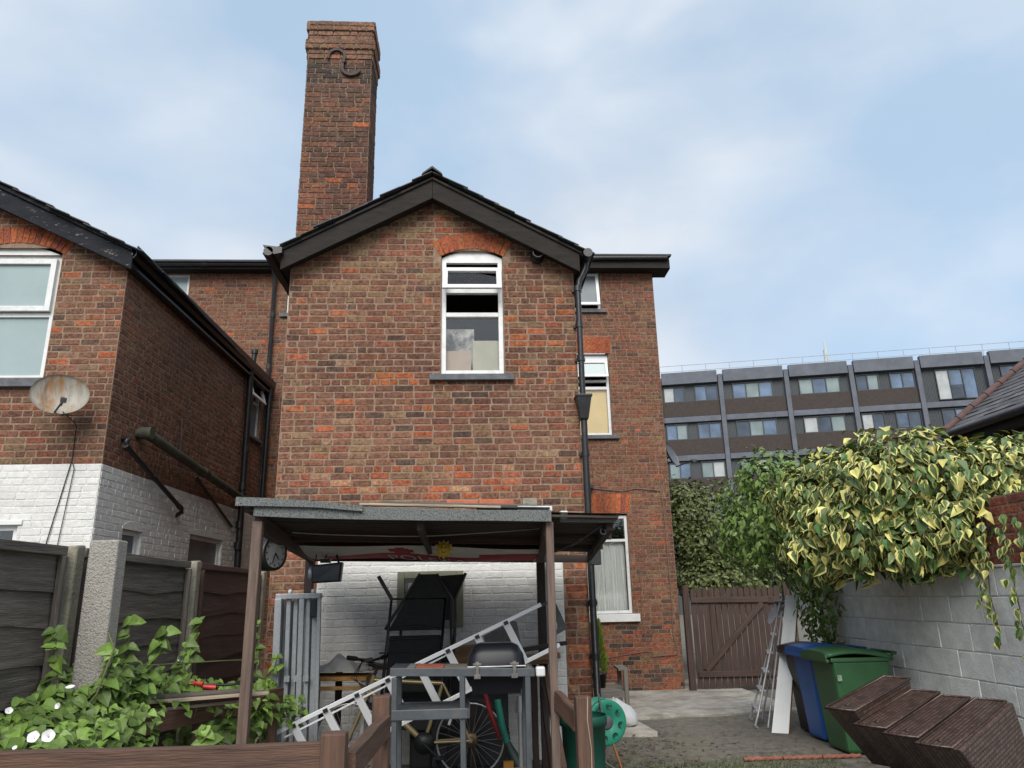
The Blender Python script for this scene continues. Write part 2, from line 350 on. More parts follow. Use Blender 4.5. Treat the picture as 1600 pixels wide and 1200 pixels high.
# ================================================================== SETTING
GROUND=mat('yard_earth_and_tarmac',(.125,.114,.095),.95,.5,9,bump=1.3,bscale=38,dirt=((.17,.15,.115),1.6,.46,.70),wear=((.055,.066,.03),3.2,.58,.74))
SLABC=mat('concrete_path',(.38,.355,.31),.9,.3,5,bump=.8,bscale=40,dirt=((.15,.135,.105),2.0,.45,.70),wear=((.10,.10,.06),5,.64,.75))
def gz(x,y):   # yard level: falls gently to the back, rises under the canopy
    z=-.017*max(0,y-9)
    if y<7.8: z+=.26*min(1,(7.8-y)/1.6)*min(1,max(0,(1.9-x)/.8))
    return z
def ground():
    mb=MB(); xs=[-300,-60,-20,-8]+[-6+.4*i for i in range(36)]+[9,14,40,120,300]; ys=[-200,-30,-6]+[-2+.4*i for i in range(46)]+[18,24,40,80,200,600]
    rg=random.Random(2); vs=[];nx=len(xs)
    for y in ys:
        for x in xs: vs.append((x,y,(gz(x,y) if y<15 else gz(x,14.4))+(rg.uniform(-.008,.008) if 1<x<5 and 7<y<12 else 0)))
    mb.sm=True
    mb.add(vs,[(j*nx+i,j*nx+i+1,(j+1)*nx+i+1,(j+1)*nx+i) for j in range(len(ys)-1) for i in range(nx-1)])
    struct(mb.build('ground',GROUND,fix=False))
    mb=MB(); 
    pts=[(1.3,10.9),(2.2,10.85),(3.4,11.0),(4.7,11.25),(4.9,14.6),(7,14.9),(7,16),(1.3,16)]
    top=[Vector((x,y,gz(x,y)+.035)) for x,y in pts]; mb.prism([p-Vector((0,0,.06)) for p in top],(0,0,.06))
    struct(mb.build('path',SLABC,bevel=.012))
    mb=MB(); mb.prism([(1.75,9.55,-.04),(2.2,9.5,-.04),(2.12,10.5,-.04),(1.72,10.5,-.04)],(0,0,.09)); tag(mb.build('paving_slab',SLABC,bevel=.01),'loose pale paving slab under the white sack','slab')
ground()
YB=14.2
CH=.0795
# ================================================================== MAIN HOUSE
house=thing('brick_house','tall brown brick house with gabled rear wing and high chimney','house',(-.46,8.4,0))
rgH=random.Random(21)
WF=Wall((0,8.4,0),(1,0,0),(0,-1,0))
AP=(-.47,6.62)      # gable apex of the brickwork
def gable_iv(va,vb,arch_=True):
    a,b=-2.2,1.28
    if vb>5.45:
        h=AP[1]-vb; 
        if h<.02: return []
        a=max(a,AP[0]-h/.555); b=min(b,AP[0]+h/.555)
    iv=[(a,b)]
    if vb>4.16 and va<5.70: iv=sub(iv,[(-.362,.398)])
    if arch_ and vb>5.70 and va<6.07:   # arch
        z=(va+vb)/2; rad=.93; zc=5.80-.0-rad+.0
        k=rad+.235; t=k*k-(z-zc)**2
        if t>0:
            h=min(math.sqrt(t),.47); iv=sub(iv,[(.018-h,.018+h)])
    return iv
def main_col(u,v,rg):
    c=pick(rg)
    if .45<u<1.2 and 4.15<v<5.25 and rg.random()<.36: c=pick(rg,[((.33,.115,.055),2),((.24,.09,.055),2)])
    elif -1.15<u<-.3 and 4.0<v<4.22 and rg.random()<.6: c=pick(rg,[((.38,.125,.05),2),((.22,.08,.05),1)])
    elif v<3.05 and rg.random()<.34: c=pick(rg,[((.27,.085,.048),2),((.32,.12,.07),1),((.30,.17,.11),1)])
    elif v>5.2 and rg.random()<.25: c=pick(rg,[((.21,.14,.085),1)])
    return c
def split_paint(br):
    p=[b for b in br if b[1]<2.03 and -1.68<b[0]+b[2]/2<1.02]; return p,[b for b in br if b not in p]
def white(u,v,rg): k=rg.uniform(.92,1.04)*.62; return (k,k*.995,k*.965)
fw_=MB(); mortar_bed(fw_,WF,0,6.60,CH,lambda a,b:sub(gable_iv(a,b,False),[(-.362,.398)] if b>4.16 and a<5.80 else [])); reveal(fw_,WF,-.362,.398,4.18,5.80)
wall=fw_.build('gable_wall',MORTAR,house,fix=False)
def nonpaint(va,vb): iv=gable_iv(va,vb); return sub(iv,[(-1.685,1.005)]) if vb<2.08 else iv
nb=lay(WF,0,6.60,CH,nonpaint,rgH); pb=lay(WF,0,CH*26,CH,lambda a,b:[(-1.685,1.005)],rgH,joint=.009)
nb.sort(key=lambda b:(b[0]+.1)**2+70+(b[1]-1.64)**2)
sel=[b for b in nb if b[1]>2.15][:300]; ss=set(sel); rest=[b for b in nb if b not in ss]
for b in sel: brick_obj(WF,b,main_col(b[0]+b[2]/2,b[1],rgH),wall,rgH)
j=MB(); emit(j,WF,rest,main_col,rgH)
# painted patch
pm=MB(); WF.box(pm,-1.69,1.005,0,2.07,-.005,.0035); pm.build('painted_joints',PAINTW,house)
pj=MB(); emit(pj,WF,pb,white,rgH,pr=.008); stuff(pj.build('painted_brickwork',PAINTB,house,fix=False))
# side walls of the wing and the rear range
WR=Wall((1.28,8.4,0),(0,1,0),(1,0,0)); WL=Wall((-2.2,8.4,0),(0,1,0),(-1,0,0))
full=lambda va,vb:[(0,YB-8.4)]
sm_=MB()
for W_ in (WR,WL):
    mortar_bed(sm_,W_,0,5.57,CH,full); emit(j,W_,lay(W_,0,5.57,CH,full,rgH),main_col,rgH,detail=1)
# rear range: one long wall behind
WB=Wall((0,YB,0),(1,0,0),(0,-1,0)); CB=.076
backwins_r=[(1.96,2.72,7.33,8.27),(2.0,2.80,4.66,6.36),(2.1,2.985,1.24,3.12)]
backwins_l=[(-6.95,-5.74,7.05,8.13),(-3.76,-3.0,7.25,8.13)]
def back_iv(va,vb,arch_=True):
    iv=[(-6.9,-2.2),(1.28,3.85)]; m_=(va+vb)/2
    for a,b,c,d in backwins_r+backwins_l:
        if c<m_<d: iv=sub(iv,[(a,b)])
    if not arch_: return iv
    if 6.36<m_<6.74: iv=sub(iv,[(1.93,2.88)])
    if 3.12<m_<3.52: iv=sub(iv,[(2.02,3.07)])
    return iv
PALB=[((.150,.078,.056),34),((.175,.088,.060),30),((.18,.112,.074),14),((.20,.08,.054),14),((.095,.060,.05),5),((.29,.098,.05),2)]
def back_col(u,v,rg):
    if v<1.0 and rg.random()<.4: return pick(rg,[((.24,.08,.05),2),((.06,.05,.048),1)])
    return pick(rg,PALB)
mortar_bed(sm_,WB,-.15,8.30,CB,lambda a,b:back_iv(a,b,False))
for a,b,c,d in backwins_r+backwins_l: reveal(sm_,WB,a,b,c,d)
emit(j,WB,lay(WB,-.15,8.30,CB,back_iv,rgH,joint=.011),back_col,rgH)
WE=Wall((3.85,YB,0),(0,1,0),(1,0,0)); sidef=lambda va,vb:[(0,7.0)]
mortar_bed(sm_,WE,-.15,8.30,CB,sidef); emit(j,WE,lay(WE,-.15,8.30,CB,sidef,rgH),back_col,rgH,detail=1)
sm_.add([(-2.2,14.2,0),(-2.2,21.2,0),(-2.2,21.2,8.3),(-2.2,14.2,8.3)],[(0,1,2,3)]); sm_.add([(3.85,21.2,-.15),(-6.9,21.2,-.15),(-6.9,21.2,8.3),(3.85,21.2,8.3)],[(0,1,2,3)]); sm_.add([(-6.9,14.2,0),(-6.9,21.2,0),(-6.9,21.2,8.3),(-6.9,14.2,8.3)],[(0,1,2,3)])
sm_.build('rear_wall',MORTAR2,house,fix=False)
stuff(j.build('brickwork',BRICK_J,house,fix=False))
ORANGE=lambda u,v,rg: pick(rg,[((.30,.088,.042),3),((.36,.115,.05),2),((.22,.07,.045),1)])
# --- main window
win=MB(); uL,uR=-.362,.398; uc=.018
rad=(.38**2+.10**2)/(.2); zc=5.82-rad
top=[(uc+rad*math.sin(t),zc+rad*math.cos(t)) for t in [(-1+2*i/10)*math.asin(.378/rad) for i in range(11)]]
poly=[(uL+.003,5.655)]+[(x,z-.004) for x,z in top]+[(uR-.003,5.655)]
win.prism([WF.p(x,z,-.10) for x,z in poly],WF.N*.055)
WF.box(win,uL+.003,uL+.06,4.185,5.655,-.10,-.04); WF.box(win,uR-.06,uR-.003,4.185,5.655,-.10,-.04)
WF.box(win,uL+.06,uR-.06,4.185,4.245,-.10,-.035); WF.box(win,uL+.06,uR-.06,4.93,4.985,-.10,-.03); WF.box(win,uL+.06,uR-.06,5.245,5.30,-.10,-.035)
mw=win.build('window',PVC,house,bevel=.004)
sash(WF,uL+.02,uR-.02,5.19,5.565,-.03,mw,t=.062,open_bottom=.16)
pane(WF,uL+.05,uR-.05,4.23,4.94,-.075,mw)
sill(WF,-.49,.505,4.10,4.175,mw,out=.07)
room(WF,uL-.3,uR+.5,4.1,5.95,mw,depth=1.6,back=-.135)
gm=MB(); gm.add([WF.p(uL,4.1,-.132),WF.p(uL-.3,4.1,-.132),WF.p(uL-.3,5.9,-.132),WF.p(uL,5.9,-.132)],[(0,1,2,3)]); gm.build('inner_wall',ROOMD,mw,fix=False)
arch_objs(mw,WF,uc,.392,5.72,.105,.225,13,ORANGE,rgH)
CARD=mat('pale_cardboard',(.62,.58,.45),.8,.1,4); CARD2=mat('pinkish_cardboard',(.60,.46,.36),.8,.1,4); PLASTR=mat('stained_plaster_board',(.75,.73,.67),.9,.3,9,dirt=((.25,.26,.26),8,.45,.6))
b=MB(); b.box(.02,.46,8.545,8.86,4.0,4.66); tag(b.build('cardboard_box',CARD,bevel=.004),'pale grey carton behind the gable window pane','box')
b=MB(); b.box(-.42,.0,8.55,8.80,4.0,4.53); tag(b.build('carton',CARD2,bevel=.004),'pinkish carton at left behind the gable window pane','box')
b=MB(); b.prism([(-.42,8.87,4.0),(.14,8.87,4.0),(.14,8.87,4.76),(.04,8.87,4.76),(.04,8.87,4.93),(-.42,8.87,4.93)],(0,.02,0)); tag(b.build('plaster_board',PLASTR),'stained pale board standing behind the gable window','board')
# --- rear windows, right
BLIND=mat('cream_blind',(.92,.70,.34),.8,.06,2); NET=mat('net_curtain',(.80,.82,.77),.9,.25,5,stretch=(9,9,.3))
def rear_window(W,a,b,c,d,tl,kind,nm='window',sl=True,slm=None):
    m=MB(); frame_rect(m,W,a+.003,b-.003,c+.003,d-.003,.055,-.11,-.05)
    if tl: W.box(m,a+.058,b-.058,tl-.025,tl+.025,-.11,-.05)
    o=m.build(nm,PVC,house,bevel=.004); return o
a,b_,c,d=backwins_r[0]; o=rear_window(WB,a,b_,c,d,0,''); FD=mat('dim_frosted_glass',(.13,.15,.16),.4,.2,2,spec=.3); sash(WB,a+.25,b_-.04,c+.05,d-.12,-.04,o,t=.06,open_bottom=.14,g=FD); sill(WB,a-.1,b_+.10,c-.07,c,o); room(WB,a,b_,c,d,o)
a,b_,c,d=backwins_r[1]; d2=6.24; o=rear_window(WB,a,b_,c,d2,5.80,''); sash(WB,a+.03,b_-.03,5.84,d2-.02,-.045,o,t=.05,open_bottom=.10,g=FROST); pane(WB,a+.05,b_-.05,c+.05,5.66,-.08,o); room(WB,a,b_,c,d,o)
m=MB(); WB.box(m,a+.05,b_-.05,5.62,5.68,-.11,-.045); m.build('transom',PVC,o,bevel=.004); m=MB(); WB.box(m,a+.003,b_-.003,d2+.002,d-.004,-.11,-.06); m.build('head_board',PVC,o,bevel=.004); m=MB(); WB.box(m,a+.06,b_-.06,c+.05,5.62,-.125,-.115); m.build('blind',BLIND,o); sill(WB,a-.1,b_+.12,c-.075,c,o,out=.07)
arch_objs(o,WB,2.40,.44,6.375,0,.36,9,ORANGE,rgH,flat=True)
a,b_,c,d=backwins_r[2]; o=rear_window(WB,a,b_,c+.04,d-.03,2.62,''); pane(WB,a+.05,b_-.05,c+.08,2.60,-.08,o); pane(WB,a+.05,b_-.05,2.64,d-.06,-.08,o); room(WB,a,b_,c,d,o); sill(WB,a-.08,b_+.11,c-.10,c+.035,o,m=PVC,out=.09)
m=MB(); n=60; vs=[];fs=[]
for i in range(n+1):
    u=a+.06+(b_-a-.12)*i/n; dd=-.16+.022*math.sin(i*1.35)+.01*math.sin(i*.5)
    vs+=[WB.p(u,c+.1,dd),WB.p(u,2.6,dd)]
for i in range(n): fs.append((2*i,2*i+2,2*i+3,2*i+1))
m.sm=True; m.add(vs,fs); m.build('net_curtain',NET,o,fix=False)
arch_objs(o,WB,2.545,.49,3.135,0,.37,11,ORANGE,rgH,flat=True)
# --- rear windows, left
for i,(a,b_,c,d) in enumerate(backwins_l):
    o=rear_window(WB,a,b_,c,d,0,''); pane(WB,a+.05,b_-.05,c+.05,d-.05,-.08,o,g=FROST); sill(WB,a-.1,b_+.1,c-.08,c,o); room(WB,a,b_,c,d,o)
# --- roof of the rear range with fascia and gutter
rf=MB()
for x0,x1,ze in ((-6.9,-1.9,8.22),(1.0,4.18,8.38)):
    rf.hexa([(x0,13.80,ze),(x1,13.80,ze),(x1,21.4,9.4),(x0,21.4,9.4),(x0,13.80,ze+.04),(x1,13.80,ze+.04),(x1,21.4,9.45),(x0,21.4,9.45)])
rear_roof=rf.build('rear_roof',SLATED,house)
m=MB(); m.box(1.3,4.15,13.942,14.19,8.16,8.20); m.box(1.3,4.15,13.90,13.94,8.15,8.375); m.box(3.88,4.17,13.945,14.4,8.155,8.37); m.build('fascia',BARGE,house)
m=MB(); m.tube([(1.35,13.86,8.34),(4.10,13.86,8.36)],.055,10); m.build('gutter',BLACKP,house)
m=MB(); m.box(-6.9,-2.25,13.982,14.19,8.13,8.16); m.box(-6.9,-2.25,13.94,13.98,8.12,8.22); m.build('fascia',BARGE,house)
m=MB(); m.tube([(-6.9,13.90,8.21),(-2.3,13.90,8.21)],.05,10)
for x in (-5.35,-4.0,-3.2): m.tube([(x-.06,13.9,8.21),(x+.06,13.9,8.21)],.058,10)
m.build('gutter',LEAD,house)
m=MB(); m.tube([(-4.0,13.9,8.18),(-4.0,14.0,8.08),(-4.0,14.12,7.95),(-3.99,14.13,2.0)],.04,10)
for z in (7.2,6.1,5.0,3.9): m.tube([(-4.0,14.13,z-.05),(-4.0,14.13,z+.05)],.048,10)
m.build('downpipe',LEAD,house)
# --- roof of the gabled wing: slate courses stepping down each slope, ridge tiles, verge boards
rs=MB(); slope=.567; rgS=random.Random(4)
for sgn,xe in ((-1,-2.42),(1,1.46)):
    n=10; run=abs(xe-AP[0]); ln=run*math.sqrt(1+slope**2); ux=Vector((sgn,0,-slope)).normalized(); nn=Vector((sgn*slope,0,1)).normalized(); t0=Vector((AP[0],8.12,6.735))
    for k in range(n):
        s0=ln*k/n; s1=ln*(k+1)/n+.05; y=8.12+rgS.uniform(-.02,.02); row=0
        while y<14.2:
            wd=.30; y1=min(y+wd-.004,14.25); e=rgS.uniform(-.004,.006)
            p=[t0+ux*s0+nn*(.004+e),t0+ux*s1+nn*(.020+e)]
            q=[]
            for yy in (y,y1):
                for pt in p: q.append(Vector((pt.x,yy,pt.z)))
            # bottom 4 then top 4
            B=[q[0],q[1],q[3],q[2]]; rs.hexa(B+[v+nn*.010 for v in B],c=tuple(x*rgS.uniform(.6,1.3) for x in (.045,.045,.05)))
            y+=wd
rs.build('roof',SLATE,house); 
m=MB()
for sgn,xe in ((-1,-2.36),(1,1.40)):
    zz=6.72-slope*abs(xe-AP[0]); m.prism([(AP[0],8.2,6.72),(AP[0],8.2,6.68),(xe,8.2,zz-.04),(xe,8.2,zz)],(0,6,0))
m.build('roof_deck',SLATED,house)
m=MB(); y=8.10
while y<14:
    m.prism([(AP[0]-.13,y,6.69),(AP[0]-.115,y,6.72),(AP[0],y,6.815),(AP[0]+.115,y,6.72),(AP[0]+.13,y,6.69),(AP[0],y,6.785)],(0,.44,0)); y+=.45
m.build('ridge_tile',SLATED,house)
for sgn,xe,ze in ((-1,-2.27,5.70),(1,1.335,5.685)):
    # verge board, mitred at the apex
    d=Vector((xe-AP[0],0,ze-6.70)); 
    m=MB(); m.prism([(AP[0]+sgn*.0015,8.19,6.675),(AP[0]+sgn*.0015,8.19,6.415),(xe,8.19,ze-.22-.04),(xe,8.19,ze-.02)],(0,.03,0)); m.build('bargeboard',BARGE,house,bevel=.004)
    m=MB(); m.prism([(AP[0]+sgn*.0015,8.165,6.70),(AP[0]+sgn*.0015,8.165,6.665),(xe+sgn*.03,8.165,ze-.035),(xe+sgn*.03,8.165,ze)],(0,.05,0)); m.build('verge_trim',BARGE,house,bevel=.003)
    m=MB(); m.prism([(AP[0],8.222,6.50),(AP[0],8.222,6.46),(xe,8.222,ze-.19),(xe,8.222,ze-.15)],(0,.178,0)); m.build('soffit',BARGE,house)
m=MB()
for x in (-2.40,1.43):
    z=5.64; m.tube([(x,8.10,z),(x,14.1,z)],.058,10)
m.build('eaves_gutter',BLACKP,house)
m=MB(); m.prism([(-2.47,8.1,5.72),(-2.33,8.1,5.60),(-2.24,8.1,5.62),(-2.24,8.1,5.69)],(0,.25,0)); m.build('gutter_stop',BLACKP,house)
# --- black downpipe with hopper at the right corner
m=MB(); m.tube([(1.43,8.3,5.62),(1.42,8.31,5.52),(1.335,8.32,5.36),(1.315,8.32,5.2),(1.312,8.32,3.86)],.036,12); m.tube([(1.312,8.32,3.70),(1.308,8.32,2.2),(1.312,8.32,.35),(1.31,8.25,.26)],.038,12)
for z in (5.25,4.78,4.35,3.2,2.2,1.55,1.0): m.tube([(1.311,8.32,z-.035),(1.311,8.32,z+.035)],.045,12); m.box(1.25,1.37,8.36,8.395,z-.02,z+.02)
dp=m.build('downpipe',BLACKP,house)
m=MB(); m.hexa([(1.265,8.26,3.60),(1.36,8.26,3.60),(1.36,8.39,3.60),(1.265,8.39,3.60),(1.225,8.22,3.86),(1.40,8.22,3.86),(1.40,8.39,3.86),(1.225,8.39,3.86)]); m.box(1.215,1.41,8.21,8.395,3.86,3.89); m.build('hopper',BLACKP,dp,bevel=.006)
m=MB(); m.box(1.30,1.42,8.27,8.39,1.95,2.12); m.build('pipe_collar',BLACKP,dp,bevel=.008)
# flue terminal under the verge
m=MB(); m.lathe([(.0,.0),(.085,.0),(.085,.02),(.058,.03),(.058,.10),(.07,.10),(.07,.16),(.05,.16),(.05,.05),(0,.05)],(.832,8.392,5.70),(0,-1,.0),20); m.tube([(.832,8.30,5.75),(.832,8.27,5.80)],.05,12); m.build('flue_terminal',PLASTB,house)
# --- chimney
CX0,CX1,CY0,CY1,CT=-2.28,-1.385,8.85,9.42,9.62
chm=MB(); chm.box(CX0,CX1,CY0,CY1,5.3,CT-.03)
chim=chm.build('chimney',MORTAR2,house)
def chim_col(u,v,rg):
    if v>8.97: return pick(rg,[((.20,.118,.085),4),((.155,.098,.075),3),((.24,.125,.085),1)])
    if v>8.55: return pick(rg,[((.05,.043,.040),4),((.08,.055,.047),3),((.13,.07,.055),1)])
    if v>7.4: return pick(rg,[((.095,.060,.050),4),((.12,.068,.052),3),((.17,.08,.055),1),((.30,.10,.05),.35)])
    return pick(rg,[((.13,.068,.052),4),((.18,.08,.055),4),((.105,.062,.05),2),((.30,.10,.05),.6)])
cb=MB(); CCH=.079
faces=[(Wall((CX0,CY0,0),(1,0,0),(0,-1,0)),CX1-CX0),(Wall((CX1,CY0,0),(0,1,0),(1,0,0)),CY1-CY0),(Wall((CX1,CY1,0),(-1,0,0),(0,1,0)),CX1-CX0),(Wall((CX0,CY1,0),(0,-1,0),(-1,0,0)),CY1-CY0)]
z0=CT-CCH*54
for W_,wd in faces:
    for k in range(54):
        va=z0+k*CCH; top_=53-k
        o_=.030 if top_ in (0,1) else (.034 if top_ in (4,5) else (.010 if top_ in (2,3,6,7) else 0))
        fi=lambda a,b,wd=wd,o_=o_:[(-o_,wd+o_)]
        W2=Wall(W_.p(0,0,o_),W_.U,W_.N)
        bl=lay(W2,va,va+CCH,CCH,fi,rgH,joint=.010,SL=.2275,k0=k,hdr=7)
        emit(cb,W2,bl,chim_col,rgH,pr=.008)
stuff(cb.build('chimney_brickwork',BRICK_J,chim,fix=False))
m=MB()
for k,o_ in ((52,.028),(53,.028),(48,.032),(49,.032)): m.box(CX0-o_,CX1+o_,CY0-o_,CY1+o_,z0+k*CCH,z0+k*CCH+CCH-.004)
m.build('oversail_course',MORTAR2,chim)
RUSTB=mat('dark_rusty_iron',(.05,.032,.026),.75,.4,12,bump=.4,bscale=40)
m=MB(); pts=[]
for i in range(15):
    t=math.radians(200-i*(245/14)); pts.append((-1.87+.115*math.cos(t),8.80,9.01+.115*math.sin(t)))
for i in range(1,15):
    t=math.radians(150+i*(200/14)); pts.append((-1.66+.125*math.cos(t),8.80,8.825+.115*math.sin(t)))
n=len(pts); vs=[];fs=[]
for i,p in enumerate(pts):
    a=Vector(pts[max(0,i-1)]);b2=Vector(pts[min(n-1,i+1)]); d=(b2-a).normalized(); nn=Vector((-d.z,0,d.x)); wd=.019*(.45 if i in (0,n-1) else 1); p=Vector(p)
    vs+=[p+nn*wd,p-nn*wd,p-nn*wd+Vector((0,.03,0)),p+nn*wd+Vector((0,.03,0))]
for i in range(n-1):
    for k in range(4): fs.append((i*4+k,i*4+(k+1)%4,i*4+4+(k+1)%4,i*4+4+k))
fs+=[(0,1,2,3),tuple((n-1)*4+k for k in (3,2,1,0))]
m.add(vs,fs); m.tube([(-1.765,8.79,8.925),(-1.765,8.9,8.925)],.025,8); m.build('wall_tie',RUSTB,chim)
# thin cables on the rear wall
CABLE=mat('brown_cable',(.16,.11,.085),.7,.2,5)
m=MB(); m.tube([(2.25,14.18,3.62),(2.9,14.175,3.55),(3.2,14.175,3.6),(3.66,14.175,3.55),(3.70,14.175,3.3),(3.72,14.175,1.6),(3.70,14.175,.9),(3.76,14.175,.55),(3.3,14.175,.52)],.008,6)
m.tube([(3.25,14.178,2.35),(3.16,14.178,2.3),(3.14,14.178,1.2),(3.22,14.178,.62),(2.3,14.178,.5)],.006,6); m.build('wall_cable',CABLE,house)
m=MB(); m.box(2.2,2.34,14.05,14.19,3.60,3.66); m.tube([(2.26,14.06,3.6),(2.26,14.06,3.52)],.03,8); m.build('security_lamp',PLASTB,house)
# ================================================================== NEIGHBOUR HOUSE (left)
nb_=thing('neighbour_house','brown brick house at left with white painted ground floor','house',(-5.95,8.4,0))
rgN=random.Random(33)
WNF=Wall((0,8.4,0),(1,0,0),(0,-1,0)); NAP=(-5.95,6.60)
sdv=Vector((.14,5.8,0)).normalized(); WNS=Wall((-4.14,8.4,0),sdv,(sdv.y,-sdv.x,0)); SL_=5.8
nfw=[(-6.0,-4.93,4.15,5.72),(-5.95,-4.94,1.35,2.5)]
def nf_iv(va,vb,arch_=True):
    a,b=-7.76,-4.14
    if vb>5.45:
        h=NAP[1]-vb
        if h<.02: return []
        a=max(a,NAP[0]-h/.545); b=min(b,NAP[0]+h/.545)
    iv=[(a,b)]; m_=(va+vb)/2
    for p in nfw:
        if p[2]<m_<p[3]: iv=sub(iv,[(p[0],p[1])])
    if not arch_ and 5.70<m_<5.84: iv=sub(iv,[(-6.0,-4.93)])
    if arch_ and 5.70<m_<6.05:
        rad=1.18; zc=5.85-rad; k=rad+.22; t=k*k-(m_-zc)**2
        if t>0: h=min(math.sqrt(t),.60); iv=sub(iv,[(-5.465-h,-5.465+h)])
    return iv
nsw=[(.66,1.15,1.7,2.50),(2.66,3.98,1.5,2.60),(4.62,5.45,4.55,5.60)]
def ns_iv(va,vb):
    iv=[(0,SL_)]; m_=(va+vb)/2
    for p in nsw:
        if p[2]<m_<p[3]: iv=sub(iv,[(p[0],p[1])])
    return iv
PALN=[((.155,.083,.061),30),((.18,.093,.065),28),((.185,.12,.08),14),((.215,.088,.057),12),((.105,.068,.056),6),((.30,.10,.05),3)]
ncol=lambda u,v,rg: pick(rg,PALN)
PALS=[((.165,.088,.064),34),((.19,.098,.07),30),((.20,.12,.083),16),((.21,.088,.06),12)]
scol=lambda u,v,rg: pick(rg,PALS)
ZP=3.16
nm=MB(); mortar_bed(nm,WNF,ZP,6.58,.078,lambda a,b:nf_iv(a,b,False)); mortar_bed(nm,WNS,ZP,5.57,.078,ns_iv)
reveal(nm,WNF,*nfw[0]); reveal(nm,WNS,*nsw[2])
nm.add([(-7.76,8.4,0),(-7.76,14.2,0),(-7.76,14.2,5.5),(-7.76,8.4,5.5)],[(0,1,2,3)])
nwall=nm.build('wall',MORTAR,nb_,fix=False)
pw=MB(); mortar_bed(pw,WNF,ZP-.078*41,ZP,.078,nf_iv,d=.003); mortar_bed(pw,WNS,ZP-.078*41,ZP,.078,ns_iv,d=.003); reveal(pw,WNF,*nfw[1]); reveal(pw,WNS,*nsw[0]); reveal(pw,WNS,*nsw[1]); pw.build('painted_joints',PAINTW,nb_,fix=False)
fb=lay(WNF,ZP,6.58,.078,nf_iv,rgN); fb.sort(key=lambda b:(b[0]+4.1)**2+(b[1]-3)**2*.7); s300=[b for b in fb if b[0]>-5.9][:300]; s3=set(s300)
for b in s300: brick_obj(WNF,b,ncol(0,0,rgN),nwall,rgN)
j=MB(); emit(j,WNF,[b for b in fb if b not in s3],ncol,rgN); emit(j,WNS,lay(WNS,ZP,5.57,.078,ns_iv,rgN,hdr=4),scol,rgN)
stuff(j.build('brickwork',BRICK_J,nb_,fix=False))
pj=MB(); emit(pj,WNF,lay(WNF,ZP-.078*41,ZP,.078,nf_iv,rgN,joint=.009),white,rgN,pr=.0075); emit(pj,WNS,lay(WNS,ZP-.078*41,ZP,.078,ns_iv,rgN,joint=.009),white,rgN,pr=.0065); stuff(pj.build('painted_brickwork',PAINTB,nb_,fix=False))
# front windows
a,b_,c,d=nfw[0]; uc=(a+b_)/2; hf=(b_-a)/2; m=MB(); frame_rect(m,WNF,a+.003,b_-.003,c,d-.05,.06,-.10,-.035); WNF.box(m,a+.06,b_-.06,4.93,4.985,-.10,-.035)
rad=(hf**2+.14**2)/.28; zc=d+.14-rad
pts=[(uc+rad*math.sin(t),zc+rad*math.cos(t)-.006) for t in [(-1+2*i/12)*math.asin((hf-.004)/rad) for i in range(13)]]
m.prism([WNF.p(x,z,-.10) for x,z in [(a+.003,d-.052)]+pts+[(b_-.003,d-.052)]],WNF.N*.06)
o=m.build('window',PVC,nb_,bevel=.004); sash(WNF,a+.045,b_-.045,4.99,d-.06,-.04,o,t=.065,g=FROST,dep=.06); pane(WNF,a+.05,b_-.05,c+.05,4.94,-.07,o,g=FROST); sill(WNF,a-.1,b_+.07,c-.10,c,o,out=.07); room(WNF,a,b_,c,d,o,depth=.4)
arch_objs(o,WNF,uc,hf+.03,d+.005,.155,.215,17,ORANGE,rgN)
a,b_,c,d=nfw[1]; m=MB(); frame_rect(m,WNF,a+.003,b_-.003,c,d,.06,-.10,-.04); o=m.build('window',PVC,nb_,bevel=.004); pane(WNF,a+.05,b_-.05,c+.05,d-.05,-.07,o); room(WNF,a,b_,c,d,o); m=MB(); WNF.box(m,a-.05,b_+.05,d-.004,d+.045,-.1,.03); m.build('lintel',PVC,o,bevel=.004)
# side windows
for i,(a,b_,c,d) in enumerate(nsw):
    m=MB(); frame_rect(m,WNS,a+.003,b_-.003,c,d-.003,.055,-.10,-.04)
    if i==2: WNS.box(m,a+.05,b_-.05,5.18,5.23,-.1,-.035)
    o=m.build('window',PVC,nb_,bevel=.004)
    FD=mat('dim_frosted_glass',(.13,.15,.15),.25,.2,2)
    if i==2: sash(WNS,a+.03,b_-.03,5.22,d-.02,-.04,o,t=.06,open_bottom=.1); pane(WNS,a+.05,b_-.05,c+.05,5.19,-.07,o,g=FD); sill(WNS,a-.06,b_+.06,c-.06,c,o)
    else:
        pane(WNS,a+.05,b_-.05,c+.05,d-.05,-.07,o,g=FD)
        m=MB(); hf=(b_-a)/2; uc=(a+b_)/2; r_=(hf**2+.07**2)/.14; q=[(uc+r_*math.sin(t),d+.075-r_+r_*math.cos(t)) for t in [(-1+2*k/8)*math.asin(hf/r_) for k in range(9)]]
        m.prism([WNS.p(x,z,-.02) for x,z in [(a,d)]+q+[(b_,d)]],WNS.N*.024); 
        m.prism([WNS.p(x,z,-.01) for x,z in [(a-.03,d)]+[(x+(x-uc)*.1,z+.03) for x,z in q]+[(b_+.03,d)]],WNS.N*.022); m.build('arch_head',PAINTW,o)
    room(WNS,a,b_,c,d,o)
